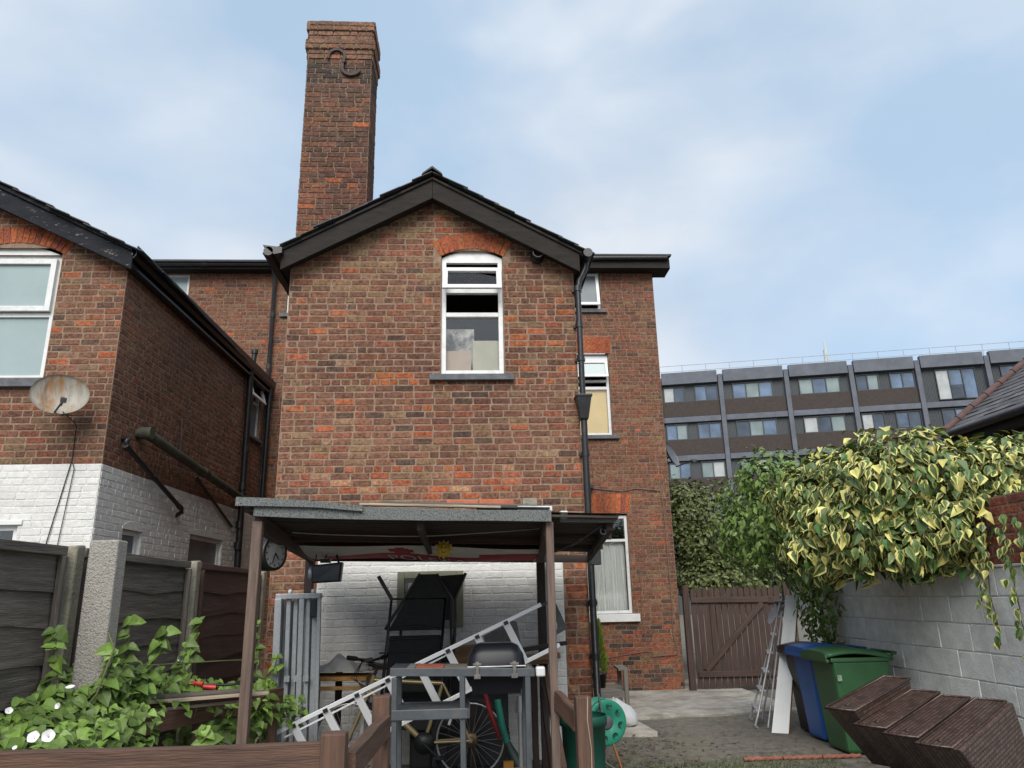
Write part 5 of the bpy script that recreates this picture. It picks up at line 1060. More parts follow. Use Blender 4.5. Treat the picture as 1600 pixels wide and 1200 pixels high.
# wheelie bins
def wheelie(name,label,x0,y0,colr,z0=0.0,sx=.70,sy=.55,h=1.0):
    t=thing(name,label,'wheelie bin',(x0+sx/2,y0+sy/2,z0),'wheelie bins'); cm=mat(name+'_plastic',colr,.45,.12,5,bump=.08,bscale=60,dirt=(tuple(c*.55+.012 for c in colr),3,.55,.85))
    m=MB(); tp=.085; m.hexa([(x0+tp,y0+.05,z0+.02),(x0+sx-.14,y0+.05,z0+.02),(x0+sx-.14,y0+sy-.05,z0+.02),(x0+tp,y0+sy-.05,z0+.02),(x0+.015,y0+.0,z0+h-.08),(x0+sx-.06,y0,z0+h-.08),(x0+sx-.06,y0+sy,z0+h-.08),(x0+.015,y0+sy,z0+h-.08)]); m.build('body',cm,t,bevel=.035)
    m=MB(); m.box(x0-.005,x0+sx-.04,y0-.015,y0+sy+.015,z0+h-.10,z0+h-.055); m.build('rim',cm,t,bevel=.012)
    # domed lid with a front lip, raised rear part
    m=MB(); n=10; prof=[]
    for i in range(n+1):
        u=i/n; prof.append((x0-.055+(sx+.02)*u, z0+h-.045+.065*math.sin(math.pi*min(1,.12+u*.88)**.9)))
    vs=[]; 
    for (xx,zz) in prof:
        for yy,dz in ((y0-.03,-.035),(y0-.02,.0),(y0+sy*.2,.018),(y0+sy*.8,.018),(y0+sy+.02,0),(y0+sy+.03,-.035)): vs.append((xx,yy,zz+dz))
    m.sm=True; m.add(vs,[(i*6+k,i*6+k+1,i*6+k+7,i*6+k+6) for i in range(n) for k in range(5)])
    f0=[(x0-.055,y0-.03,z0+h-.085),(x0-.055,y0+sy+.03,z0+h-.085)]; m.add([vs[k] for k in range(6)]+f0,[(0,1,2,3,4,5,7,6)],sm=False)
    lid=m.build('lid',cm,t); sd_=lid.modifiers.new('solid','SOLIDIFY'); sd_.thickness=.012
    m=MB(); m.box(x0-.062,x0-.03,y0-.035,y0+sy+.035,z0+h-.10,z0+h-.065); m.build('lid_lip',cm,t,bevel=.01)
    m=MB(); m.tube([(x0+sx-.02,y0+.03,z0+h-.03),(x0+sx+.03,y0+.04,z0+h-.02),(x0+sx+.03,y0+sy-.04,z0+h-.02),(x0+sx-.02,y0+sy-.03,z0+h-.03)],.016,8); m.build('handle',cm,t)
    for yy in (y0+.02,y0+sy-.02): m=MB(); m.lathe([(0,-.025),(.09,-.025),(.10,-.015),(.10,.015),(.09,.025),(0,.025)],(x0+sx-.12,yy,z0+.10),(0,1,0),20); m.build('wheel',RUB,t)
    return t
g_=wheelie('green_wheelie_bin','green wheelie bin nearest the wicker stools',3.73,8.0,(.028,.095,.035)); wheelie('blue_wheelie_bin','blue wheelie bin between the green and black bins',3.80,8.68,(.014,.095,.33),sx=.66,sy=.5); wheelie('black_wheelie_bin','black wheelie bin between the blue bin and the leaning white board',3.91,9.21,(.012,.012,.014),z0=-.02,sx=.62,sy=.48)
m=MB(); m.hexa([(3.775,7.990,.72),(3.82,7.988,.72),(3.82,7.993,.72),(3.775,7.995,.72),(3.772,7.985,.78),(3.818,7.983,.78),(3.818,7.988,.78),(3.772,7.990,.78)]); m.build('stencil',mat('faded_white_stencil',(.22,.30,.22),.6,.5,60),g_)
# wicker stools
def wicker():
    m=bpy.data.materials.new('brown_wicker'); m.use_nodes=True; t=m.node_tree; b=t.nodes['Principled BSDF']; l=t.links.new
    tcn=N(t,'ShaderNodeTexCoord'); br=N(t,'ShaderNodeTexBrick'); br.offset=.5; br.inputs['Scale'].default_value=15; br.inputs['Mortar Size'].default_value=.05; br.inputs['Mortar Smooth'].default_value=.6; br.inputs['Brick Width'].default_value=.9; br.inputs['Row Height'].default_value=.42
    br.inputs['Color1'].default_value=(.105,.062,.050,1); br.inputs['Color2'].default_value=(.048,.029,.024,1); br.inputs['Mortar'].default_value=(.010,.007,.006,1)
    # box-project: choose the face plane by local normal
    geo=N(t,'ShaderNodeTexCoord'); sp=N(t,'ShaderNodeSeparateXYZ'); sn=N(t,'ShaderNodeSeparateXYZ'); l(tcn.outputs['Object'],sp.inputs[0]); l(geo.outputs['Normal'],sn.inputs[0])
    ab=N(t,'ShaderNodeMath',operation='ABSOLUTE'); l(sn.outputs['Z'],ab.inputs[0]); gtn=N(t,'ShaderNodeMath',operation='GREATER_THAN'); gtn.inputs[1].default_value=.7; l(ab.outputs[0],gtn.inputs[0])
    abx=N(t,'ShaderNodeMath',operation='ABSOLUTE'); l(sn.outputs['X'],abx.inputs[0]); gx=N(t,'ShaderNodeMath',operation='GREATER_THAN'); gx.inputs[1].default_value=.7; l(abx.outputs[0],gx.inputs[0])
    c1=N(t,'ShaderNodeCombineXYZ'); l(sp.outputs['X'],c1.inputs[0]); l(sp.outputs['Y'],c1.inputs[1]); c2=N(t,'ShaderNodeCombineXYZ'); l(sp.outputs['Y'],c2.inputs[0]); l(sp.outputs['Z'],c2.inputs[1]); c3=N(t,'ShaderNodeCombineXYZ'); l(sp.outputs['X'],c3.inputs[0]); l(sp.outputs['Z'],c3.inputs[1])
    m1=N(t,'ShaderNodeMix',data_type='VECTOR'); l(gx.outputs[0],m1.inputs['Factor']); l(c3.outputs[0],m1.inputs[4]); l(c2.outputs[0],m1.inputs[5]); m2=N(t,'ShaderNodeMix',data_type='VECTOR'); l(gtn.outputs[0],m2.inputs['Factor']); l(m1.outputs[1],m2.inputs[4]); l(c1.outputs[0],m2.inputs[5])
    l(m2.outputs[1],br.inputs['Vector']); l(br.outputs['Color'],b.inputs['Base Color']); b.inputs['Roughness'].default_value=.42
    bp=N(t,'ShaderNodeBump'); bp.invert=True; bp.inputs['Strength'].default_value=1; bp.inputs['Distance'].default_value=.012; l(br.outputs['Fac'],bp.inputs['Height']); l(bp.outputs[0],b.inputs['Normal']); return m
WICK=wicker()
A_=Vector((2.66,5.9,.775)); Lv=Vector((.95,.80,.135)); Sv=Vector((.27,-.92,-.20))
lab=['brown wicker stool leaning against the green wheelie bin, leftmost of four','second brown wicker stool from the left, just behind the first','third brown wicker stool from the left in the leaning row','rightmost and nearest brown wicker stool showing its long end face']
ex=Lv.normalized(); ey0=Sv-ex*Sv.dot(ex); ey=ey0.normalized(); ez=ex.cross(ey); 
if ez.z<0: ez=-ez
for i in range(4):
    o_=A_+Sv*(i*.25)+Vector((.0,0,-.0))-ez*(.0,.055,.04,.03)[i]+ex*(.0,.08,.13,.19)[i]; ln=(1.16,1.18,1.22,1.36)[i]; dn=.55
    t=thing('wicker_stool',lab[i],'stool',o_-Vector((0,0,.6)),'brown wicker stools')
    R8=Matrix.Rotation(R_(-9),3,ex); mw=Matrix((ex,R8@ey,R8@ez)).transposed().to_4x4(); mw.translation=o_
    det=mw.to_3x3().determinant(); 
    W_=.218; m=MB(); m.hexa([(.60,.02,-dn),(ln+.05,.02,-dn),(ln+.05,W_-.02,-dn),(.60,W_-.02,-dn),(0,0,0),(ln,0,0),(ln,W_,0),(0,W_,0)]); 
    if i==3: m=MB(); m.hexa([(.60,.02,-dn),(ln+.05,.02,-dn),(ln+.05,W_+.1,-dn),(.60,W_+.1,-dn),(0,0,0),(ln,0,0),(ln,W_+.05,0),(0,W_+.05,0)])
    o=m.build('woven_body',WICK,t,bevel=.012,world=mw)
    m=MB(); m.tube([(0,0,.004),(ln,0,.004),(ln,W_,.004),(0,W_,.004)],.011,6,closed=True); m.build('edge_band',WICK,t,world=mw)
    m=MB(); m.lathe([(0,.0),(.018,.0),(.02,.006),(0,.010)],(.14,W_/2,.0),(0,0,1),12); m.build('button',mat('dark_button',(.03,.022,.02),.5),t,world=mw)
# terracotta rope edging
re_=thing('rope_edging','row of terracotta rope-top edging tiles on the ground','edging',(3.3,7.97,0))
for k in range(3):
    m=MB(); m.sm=True; x0,x1=2.70+k*.40,2.70+k*.40+.39; n=40; q=12; vs=[]
    for i in range(n+1):
        x=x0+(x1-x0)*i/n
        for a in range(q):
            t_=2*math.pi*a/q; r=.021*(1+.16*math.sin(2*t_+i*.75)); vs.append((x,7.98-.02*k*.5+r*math.cos(t_),.022+r*math.sin(t_)))
    m.add(vs,[(i*q+a,i*q+(a+1)%q,(i+1)*q+(a+1)%q,(i+1)*q+a) for i in range(n) for a in range(q)]+[tuple(range(q-1,-1,-1)),tuple(n*q+a for a in range(q))]); m.build('edging_tile',mat('weathered_terracotta',(.23,.085,.058),.9,.3,12,bump=.4),re_)
# satellite dishes
def dish(name,label,c,ax,rx,ry,lnb,wallp,m_dish):
    t=thing(name,label,'satellite dish',c); ax=Vector(ax).normalized(); u=Vector((0,0,1)).cross(ax).normalized(); v=ax.cross(u); c=Vector(c)
    m=MB(); m.sm=True; n=36; vs=[]; K=8
    for sgn,thk in ((1,0),(1,-.008)):
        for k in range(K+1):
            r=k/K
            for i in range(n): a=2*math.pi*i/n; vs.append(c+u*rx*r*math.cos(a)+v*ry*r*math.sin(a)+ax*(.085*(r*r-1)+thk))
    fs=[(k*n+i,k*n+(i+1)%n,(k+1)*n+(i+1)%n,(k+1)*n+i) for k in range(K) for i in range(n)]; o2=(K+1)*n; fs+=[tuple(o2+x for x in reversed(f)) for f in fs]; fs+=[(K*n+i,o2+K*n+i,o2+K*n+(i+1)%n,K*n+(i+1)%n) for i in range(n)]
    m.add(vs,fs); m.build('reflector',m_dish,t,fix=False)
    l_=Vector(lnb); foot=c-v*ry*.92-u*rx*.1; m=MB(); m.tube([foot-ax*.04,l_-ax*.03],.011,8); m.build('arm',PLASTB,t)
    m=MB(); d=(c-l_).normalized(); m.tube([l_,l_+d*.045],.024,12); m.beam(l_-d*.06,l_,.055,.05); m.tube([l_-d*.03+Vector((0,0,-.02)),l_-d*.02+Vector((-.01,0,-.07))],.005,5); m.build('receiver',mat('grey_lnb',(.08,.085,.09),.5),t)
    m=MB(); w_=Vector(wallp); m.tube([c-ax*.1,w_+Vector((0,-.1,0)),w_],.018,8); m.lathe([(0,0),(.07,0),(.07,.012),(0,.012)],w_,(w_-c).normalized()*-1,12); m.build('bracket',PLASTB,t)
    return t
DSH=mat('rusty_beige_dish',(.27,.25,.21),.55,.25,4,stretch=(5,5,1),bump=.1,dirt=((.27,.12,.03),1.6,.50,.66),wear=((.10,.085,.07),2.4,.52,.75))
dt=dish('satellite_dish','rust streaked beige satellite dish on the neighbouring house','%s'and(-4.50,8.02,3.87),(.38,-.88,.16),.285,.235,(-4.30,7.74,3.73),(-4.62,8.39,3.80),DSH)
m=MB(); m.tube([(-4.42,7.98,3.66),(-4.46,8.37,3.6),(-4.46,8.38,3.2),(-4.60,8.375,2.3),(-4.60,8.375,1.5)],.006,6); m.tube([(-4.45,8.375,3.18),(-4.42,8.375,3.1),(-4.50,8.375,2.0)],.005,6); m.build('cable',PLASTB,dt)
dish('wall_dish','small dark satellite dish on the far right corner of the brick house','%s'and(4.02,14.35,4.28),(.75,-.55,.35),.22,.27,(4.33,14.05,4.12),(3.86,14.5,4.2),mat('dark_grey_dish',(.09,.10,.115),.5,.2,4))
# ================================================================== FAR APARTMENT BLOCK
ab=thing('apartment_block','long grey apartment block with dark window bays in the distance','building',(30,58,0)); dd=Vector((27.9,-6.5,0)).normalized(); WA=Wall((16.2,60,0),dd,(dd.y,-dd.x,0))
CLAD=mat('dark_ribbed_cladding',(.045,.053,.058),.6,.12,3); CON=mat('grey_concrete_frame',(.098,.108,.132),.7,.2,1.2,dirt=((.07,.07,.075),.8,.5,.8)); BRB=mat('dark_brown_spandrel',(.040,.029,.025),.8,.25,5,bump=.2); WGL=mat('bluish_office_glass',(.10,.145,.215),.10,.5,.5,spec=.8); WGG=mat('greenish_curtain_glass',(.19,.24,.24),.2,.25,.6); WFR=mat('dark_window_frame',(.03,.033,.037),.5)
WBL=mat('drawn_white_blind',(.36,.38,.38),.4,.2,1.5); WDK=mat('dim_office_glass',(.05,.07,.10),.08,.5,.5,spec=.8); WGS=[WGL,WGL,WDK,WGG,WGL,WDK,WGL,WBL,WGG]
m=MB(); WA.box(m,-12,44,-.2,19.2,-12,-.35); m.build('wall',CLAD,ab)
m=MB(); 
for i in range(330): u=-2+i*.11; WA.box(m,u,u+.05,8,18.8,-.352,-.31)
stuff(m.build('cladding_ribs',CLAD,ab,fix=False))
cols_=[-5.2,-.12,5.0,10.35,15.45,20.55,25.75,30.9,36]
for u in cols_: m=MB(); WA.box(m,u-.18,u+.18,-.1,19.4,-.34,.06); m.build('column',CON,ab)
for a,b in zip(cols_[:-1],cols_[1:]):
    tall=abs(a-20.55)<.1
    m=MB(); WA.box(m,a+.25,b-.25,18.72,19.74,-.34,.12); m.build('parapet',CON,ab)
    for fl_ in range(6):
        zt=18.62-fl_*3.27
        if zt<3: break
        m=MB(); WA.box(m,a+.222,b-.222,zt-3.27+.05,zt-3.27+.50,-.34,-.02); m.build('floor_band',CON,ab)
        if not tall: m=MB(); WA.box(m,a+.222,b-.222,zt-3.27+.54,zt-1.44,-.34,-.12); m.build('spandrel',BRB,ab)
k=0
for bi,(a,b) in enumerate(zip(cols_[:-1],cols_[1:])):
    if b<0 or a>31: continue
    for fl_ in range(5):
        zt=18.62-fl_*3.27; tall=abs(a-20.55)<.1
        v1=zt-.06; v0=zt-1.43 if not tall else zt-2.6
        lay_={0:[(.35,2.1,2),(2.95,4.85,2)],1:[(.95,4.2,3)],2:[(.95,4.2,3)]}[(bi-1)%3 if not tall else 1]
        if tall: lay_=[(1.3,4.3,3)]
        for u0_,u1_,n in lay_:
            m=MB(); frame_rect(m,WA,a+u0_,a+u1_,v0,v1,.07,-.34,-.2); wd=(u1_-u0_-.07)/n
            for q in range(1,n): WA.box(m,a+u0_+q*wd,a+u0_+q*wd+.07,v0+.07,v1-.07,-.34,-.2)
            o=m.build('window',WFR,ab)
            for q in range(n): k+=1; pane(WA,a+u0_+q*wd+.07,a+u0_+(q+1)*wd,v0+.07,v1-.07,-.30,o,g=WGS[(k*7+k//3)%9])
            if tall:
                m=MB()
                for q in range(10): WA.box(m,a+u0_+wd+.1+q*.095,a+u0_+wd+.13+q*.095,v0+.1,v0+1.1,-.1,-.07)
                WA.box(m,a+u0_+wd+.05,a+u0_+2*wd+.05,v0+1.1,v0+1.15,-.12,-.05); WA.box(m,a+u0_+wd+.05,a+u0_+2*wd+.05,v0+.06,v0+.1,-.12,-.05); m.build('balcony_rail',WFR,o)
m=MB(); WA.box(m,-12,44,19.2,19.45,-11.8,-.4); m.build('roof',CON,ab)
m=MB(); RLG=mat('pale_guard_rail',(.32,.34,.37),.5)
for i in range(25): u=-10+i*2.0; m.tube([WA.p(u,19.4,-.8),WA.p(u,20.65,-.8)],.025,5)
for z in (20.1,20.62): m.tube([WA.p(-10,z,-.8),WA.p(40,z,-.8)],.022,5)
m.build('guard_rail',RLG,ab)
m=MB(); m.tube([(79,152,0),(79,152,53)],[.85,.5],8); m.tube([(79,152,53),(79,152,56.2)],[.25,.06],8); tag(m.build('far_spire',mat('hazy_pale_stone',(.48,.52,.52),.9)),'slim pale spire rising behind the apartment block roof','spire')
# ================================================================== PLANTS
LEAFM=mat('leaf',(0,0,0),.5,.22,30,src='att',spec=.4)
def leaf_mesh(kind,rg):
    """verts, faces, colours of one leaf; base at origin, tip along +Y, face +Z"""
    if kind=='ivy':
        wv=rg.uniform(.6,1.0); st=[(0,.0,.0),(.10,.26*wv,.16*wv),(.36,.42*wv,.25*wv),(.72,.22*wv,.10*wv),(1.0,.0,0)]
        g=(.070,.115,.032); cr=(.56,.52,.17); k=rg.uniform(.75,1.25); g=tuple(x*k for x in g)
        tt=rg.random(); kc=rg.uniform(.7,1.1); cr=tuple(x*kc for x in cr)
        if tt<.10: g=(.46,.43,.13)
        elif tt<.36: cr=(.16,.21,.06)
        elif tt<.48: g=cr=tuple(x*rg.uniform(.8,1.3) for x in (.065,.11,.03))

    elif kind=='laurel':
        st=[(0,0,0),(.2,.17,.12),(.5,.24,.17),(.8,.14,.09),(1,0,0)]; k=rg.uniform(.7,1.5); g=cr=(.105*k,.17*k,.036*k)
    else:
        st=[(0,.0,0),(-.02,.30,.2),(.22,.44,.3),(.6,.28,.18),(1,0,0)]; k=rg.uniform(.6,1.7); g=cr=(.105*k,.175*k,.030*k)
    V=[];F=[];C=[]
    fold=rg.uniform(.1,.75 if kind=='ivy' else .4)*rg.choice((1,1,-1)); droop=rg.uniform(.1,.5); curl=rg.uniform(-.4,.4)
    def z(x,y): return abs(x)*fold-droop*y*y+curl*x*y
    idx={}
    def P(x,y):
        V.append((x,y,z(x,y))); return len(V)-1
    mid=[P(0,max(0,s[0])) for s in st]
    for sg in (-1,1):
        w=rg.uniform(.88,1.1)
        inn=[mid[0]]+[P(sg*s[2]*w*rg.uniform(.75,1.15),s[0]+rg.uniform(-.03,.03)) for s in st[1:-1]]+[mid[-1]]
        outr=[mid[0]]+[P(sg*s[1]*w*rg.uniform(.93,1.07),s[0]+rg.uniform(-.03,.03)) for s in st[1:-1]]+[mid[-1]]
        for i in range(4):
            q=[mid[i],mid[i+1],inn[i+1],inn[i]]; q2=[]
            for a in q:
                if a not in q2: q2.append(a)
            if len(q2)>2: F.append(tuple(q2 if sg>0 else q2[::-1])); C.append(g)
            q=[inn[i],inn[i+1],outr[i+1],outr[i]]; q2=[]
            for a in q:
                if a not in q2: q2.append(a)
            if len(q2)>2: F.append(tuple(q2 if sg>0 else q2[::-1])); C.append(cr)
    return V,F,C
def leafset(kind,n,seed):
    rg=random.Random(seed); return [leaf_mesh(kind,rg) for _ in range(n)]
def orient(p,nrm,tip,size):
    zx=Vector(nrm).normalized(); y=Vector(tip); y=(y-zx*y.dot(zx))
    if y.length<1e-3: y=Vector((1,0,0))
    y.normalize(); x=y.cross(zx); m=Matrix((x,y,zx)).transposed()*size; m=m.to_4x4(); m.translation=p; return m
CAM=Vector((0,0,1.64))
def foliage(root,spots,kind,seed,nobj=300,obj_name='leaf',stuff_name='foliage'):
    """spots: list of matrices; the nearest become leaf objects, the rest one mesh"""
    rg=random.Random(seed); ls=leafset(kind,30,seed)
    meshes=[]
    for V,F,C in ls:
        b=MB(); b.add(V,F); b.c=list(C); b.s=[False]*len(F); o=b.build(obj_name,LEAFM,world=Matrix.Identity(4),fix=False); meshes.append(o.data); bpy.data.objects.remove(o)
    def score(m): return (m.translation-CAM).length/max(.001,m.to_scale()[0])
    spots=sorted(spots,key=score)
    for m in spots[:nobj]:
        o=bpy.data.objects.new(obj_name,rg.choice(meshes)); place(o,root,m)
    b=MB()
    for m in spots[nobj:]:
        V,F,C=rg.choice(ls); base=len(b.v); b.v.extend([tuple(m@Vector(v)) for v in V])
        for f,c in zip(F,C): b.f.append(tuple(i+base for i in f)); b.c.append(c); b.s.append(False); b.mi.append(0)
    if b.v: stuff(b.build(stuff_name,LEAFM,root,fix=False))
def shell(ells,n,rg,size,fill=.35,hang=1.0,cond=None):
    """leaf placements over the skin and through the depth of a group of ellipsoids"""
    out=[]; vol=[e[1][0]*e[1][1]+e[1][0]*e[1][2]+e[1][1]*e[1][2] for e in ells]; tot=sum(vol)
    while len(out)<n:
        t=rg.random()*tot
        for e,v in zip(ells,vol):
            t-=v
            if t<=0: break
        c,r=Vector(e[0]),e[1]; d=Vector((rg.gauss(0,1),rg.gauss(0,1),rg.gauss(0,1))).normalized()
        dep=1-abs(rg.gauss(0,fill*.5)); dep*=1+.10*math.sin(d.x*7+d.z*5)+.07*math.sin(d.y*11+d.z*9)
        p=c+Vector((d.x*r[0]*dep,d.y*r[1]*dep,d.z*r[2]*dep))
        ins=False
        for e2 in ells:
            if e2 is e: continue
            q=p-Vector(e2[0]); 
            if (q.x/e2[1][0])**2+(q.y/e2[1][1])**2+(q.z/e2[1][2])**2<.45: ins=True;break
        if ins or (cond and not cond(p)): continue
        nr=Vector((d.x/r[0],d.y/r[1],d.z/r[2])).normalized()*.8+Vector((rg.gauss(0,.36),rg.gauss(0,.36),rg.gauss(.28,.35)))
        tip=Vector((d.x*.5+rg.gauss(0,.4),d.y*.5+rg.gauss(0,.4),-hang*(1-.75*max(0,d.z))+rg.uniform(-.4,.6)))
        out.append(orient(p,nr,tip,size*min(1.45,max(.4,rg.lognormvariate(-.08,.27)))))
    return out
BARK=mat('brown_bark',(.07,.05,.035),.9,.3,8,bump=.6,bscale=30)
rgP=random.Random(77)
# variegated ivy over the wall
iv=thing('variegated_ivy','cream edged variegated ivy mound spilling over the white wall','ivy',(4.9,7.3,1.8))
E_=[((4.40,7.35,2.60),(.82,.8,.66)),((3.75,7.9,2.55),(.45,.5,.45)),((5.15,7.0,2.50),(.75,.8,.55)),((3.85,7.45,2.22),(.52,.6,.50)),((4.55,6.9,2.20),(.50,.5,.42)),((5.55,6.7,2.35),(.5,.7,.45)),((4.15,8.0,2.65),(.55,.6,.55)),((3.60,7.7,2.02),(.36,.4,.36)),((4.2,7.0,2.05),(.4,.4,.36)),((5.5,7.2,2.75),(.5,.6,.4))]
sp=shell([(e[0],tuple(x*.78 for x in e[1])) for e in E_],1500,rgP,.12,.2,1.5,cond=lambda p:(p.x<4.56 or p.z>1.85))+shell(E_,6600,rgP,.112,.42,1.5,cond=lambda p:(p.x<4.56 or p.z>1.85))
m=MB(); m.tube([(4.95,7.6,0),(4.98,7.6,1.2),(4.9,7.5,1.9),(4.6,7.4,2.3),(4.3,7.3,2.5)],[.06,.05,.045,.03,.015],8)
for q in E_[1:]: m.tube([(4.9,7.5,1.9),((4.9+q[0][0])/2,(7.5+q[0][1])/2,2.35),q[0]],[.03,.022,.01],6)
m.build('stems',BARK,iv)
# trailing strands on the wall face
strands=[]
for (x,y,z,n,dx) in ((4.56,6.42,2.25,13,.0),(4.55,6.12,2.3,14,.02),(4.56,5.95,2.25,9,.03),(4.555,6.62,2.1,7,-.02),(4.55,5.80,2.3,12,.0)):
    pts=[Vector((x-.02,y,z))]
    for k in range(n): pts.append(pts[-1]+Vector((rgP.uniform(-.006,.004),rgP.uniform(-.025,.025),-.085)))
    for p in pts: p.x=min(p.x,4.585)
    strands.append(pts)
    for p in pts[1:]:
        for _ in range(2 if p.z<1.75 else 3): sp.append(orient(p+Vector((rgP.uniform(-.04,.0),rgP.uniform(-.05,.05),rgP.uniform(-.03,.03))),Vector((-.7,-.6+rgP.uniform(-.4,.4),.3+rgP.uniform(-.3,.3))),Vector((rgP.uniform(-.3,.2),rgP.uniform(-.6,.6),-1)),rgP.uniform(.055,.105)))
for pts in strands: m=MB(); m.tube(pts,.005,5); m.build('trailing_stem',BARK,iv)
foliage(iv,sp,'ivy',5)
# plain green shrub behind
lb=thing('green_shrub','dense plain green shrub between the ivy and the plank gate','shrub',(4.95,9.6,0))
E2=[((4.05,9.55,2.75),(.78,.75,.72)),((4.45,8.9,2.65),(.6,.6,.7)),((3.7,9.6,2.35),(.55,.6,.55)),((4.40,9.6,1.98),(.42,.5,.5)),((4.42,9.55,1.42),(.26,.4,.55)),((3.75,9.2,3.0),(.35,.4,.30)),((4.75,9.3,2.9),(.5,.6,.5))]
sp=shell(E2,6500,rgP,.085,.5,.7,cond=lambda p:(p.x<4.56 or p.z>1.85))
m=MB(); m.tube([(4.98,9.7,0),(4.95,9.7,1.4),(4.7,9.6,2.0),(4.3,9.5,2.6)],[.08,.06,.05,.02],8)
for q in E2[1:]: m.tube([(4.85,9.65,1.75),((4.8+q[0][0])/2,(9.6+q[0][1])/2,(1.9+q[0][2])/2),q[0]],[.035,.025,.008],6)
m.build('trunk',BARK,lb); foliage(lb,sp,'laurel',6)
# small leaved tree behind the gate
def tree(name,label,base,ells,n,size,seed,colr):
    t=thing(name,label,'tree',base,'trees behind the gate'); rg=random.Random(seed); b=Vector(base); m=MB(); top=Vector(ells[0][0]); m.tube([b,b.lerp(top,.4)+Vector((.05,0,0)),top],[.09,.07,.02],8)
    for e in ells: m.tube([b.lerp(top,.35),b.lerp(Vector(e[0]),.75),Vector(e[0])+Vector((0,0,e[1][2]*.6))],[.04,.025,.006],6)
    m.build('trunk',BARK,t); mb=MB()
    for mt in shell(ells,n,rg,size,.75,.3):
        k=rg.uniform(.55,1.5); mb.add([mt@Vector(v) for v in ((0,0,0),(.28,.5,.05),(0,1,0),(-.28,.5,.05))],[(0,1,2,3)],c=tuple(x*k for x in colr))
    stuff(mb.build('crown',LEAFM,t,fix=False))
tree('small_leaved_tree','dark small leaved tree directly behind the plank gate',(5.2,16.6,-.1),[((5.2,16.6,2.9),(1.0,.9,1.15)),((4.75,16.4,3.3),(.55,.6,.85)),((6.1,16.8,2.5),(.8,.8,.9)),((5.4,16.5,1.9),(1.2,.8,.6))],17000,.10,1,(.10,.125,.04))
tree('broad_tree','small leaved tree to the right behind the green shrub',(7.4,17.5,-.1),[((7.3,17.5,2.9),(1.2,1.0,1.3)),((6.4,17.4,2.0),(.9,.8,.8))],9000,.11,2,(.08,.105,.035))
# brambles and bindweed in the bed
bm_=thing('bindweed','tangled bindweed and bramble leaves filling the bed by the fence','climbing plant',(-2.0,4.6,.9))
def hz(y):
    K=[(2.9,1.13),(3.6,1.15),(4.1,1.20),(4.5,1.33),(5.0,1.30),(5.5,1.16),(6.2,1.08),(7,1.05),(8,.9)]
    for (a,b),(c,d) in zip(K,K[1:]):
        if y<=c: return b+(d-b)*(y-a)/(c-a)
    return .9
def xin(y): return -1.98+(y-4.6)*.33 if y>4.6 else -1.98-(4.6-y)*.14
sp=[]
for _ in range(900):
    y=rgP.uniform(3.1,4.55); x=rgP.uniform(-2.1,-1.72); sp.append(orient(Vector((x,y,rgP.uniform(.86,1.17)-(x+2.1)*.15)),Vector((rgP.uniform(-.2,.6),rgP.uniform(-.9,.1),rgP.uniform(.5,1.2))),Vector((rgP.uniform(-.3,1),rgP.uniform(-1,.5),rgP.uniform(-.6,.1))),rgP.uniform(.03,.075)))
for _ in range(2600):
    y=rgP.uniform(2.95,6.4)**1.0; x=rgP.uniform(-2.22,xin(y)+.10); h=hz(y)*rgP.uniform(.97,1.03)-.10*((x+2.2)/.5)
    if 4.72<y<5.75 and x>-2.06 and rgP.random()<.85: continue
    z=h-abs(rgP.gauss(0,.10)); sp.append(orient(Vector((x,y,z)),Vector((rgP.uniform(-.2,.6),rgP.uniform(-.9,.1),rgP.uniform(.5,1.2))),Vector((rgP.uniform(-.3,1),rgP.uniform(-1,.5),rgP.uniform(-.6,.1))),rgP.uniform(.035,.085)))
for _ in range(420):
    y=rgP.uniform(5.3,7.7); x=rgP.uniform(-2.1,-1.72); z=rgP.uniform(.35,1.0); sp.append(orient(Vector((x,y,z)),Vector((.4,-.8,.5))+Vector((rgP.uniform(-.4,.4),rgP.uniform(-.3,.3),rgP.uniform(-.2,.5))),Vector((rgP.uniform(-.5,.5),-.4,-.7)),rgP.uniform(.05,.10)))
STM=mat('green_brown_stem',(.10,.11,.04),.7)
for (x,y,z0,z1,lean) in ((-2.08,4.15,1.1,1.52,-.03),(-1.95,4.45,1.15,1.55,.02),(-1.98,4.9,1.1,1.48,.05),(-2.02,5.6,1.0,1.52,.03),(-1.9,5.15,1.0,1.40,.02),(-2.0,7.3,.8,1.45,.02),(-1.75,6.7,.6,1.2,.05),(-1.98,4.25,1.1,1.42,.05),(-1.7,5.5,.7,.98,.05),(-1.45,4.6,.75,.98,-.02),(-2.1,3.25,1.0,1.36,.02)):
    pts=[Vector((x,y,z0))]
    for k in range(6): pts.append(pts[-1]+Vector((lean*.3+rgP.uniform(-.015,.015),rgP.uniform(-.02,.01),(z1-z0)/6)))
    stm=MB(); stm.tube(pts,.004,5); stm.build('stem',STM,bm_)
    for p in pts[1:]:
        for _ in range(3): sp.append(orient(p,Vector((rgP.uniform(-.4,.5),-.6,rgP.uniform(.3,1))),Vector((rgP.uniform(-1,1),rgP.uniform(-.6,.2),rgP.uniform(-.5,.1))),rgP.uniform(.045,.10)))
stm=MB(); stm.tube([(-2.05,4.2,1.05),(-1.93,4.18,1.2),(-1.88,4.2,1.42),(-1.93,4.22,1.5)],.006,6); stm.build('stem',STM,bm_); stm=MB(); stm.tube([(-1.9,4.6,1.3),(-1.6,5.1,1.28),(-1.35,5.6,1.25)],.004,5)
stm.build('stem',STM,bm_); foliage(bm_,sp,'bind',9)
FLW=mat('white_petal',(.80,.80,.78),.6,.04,5)
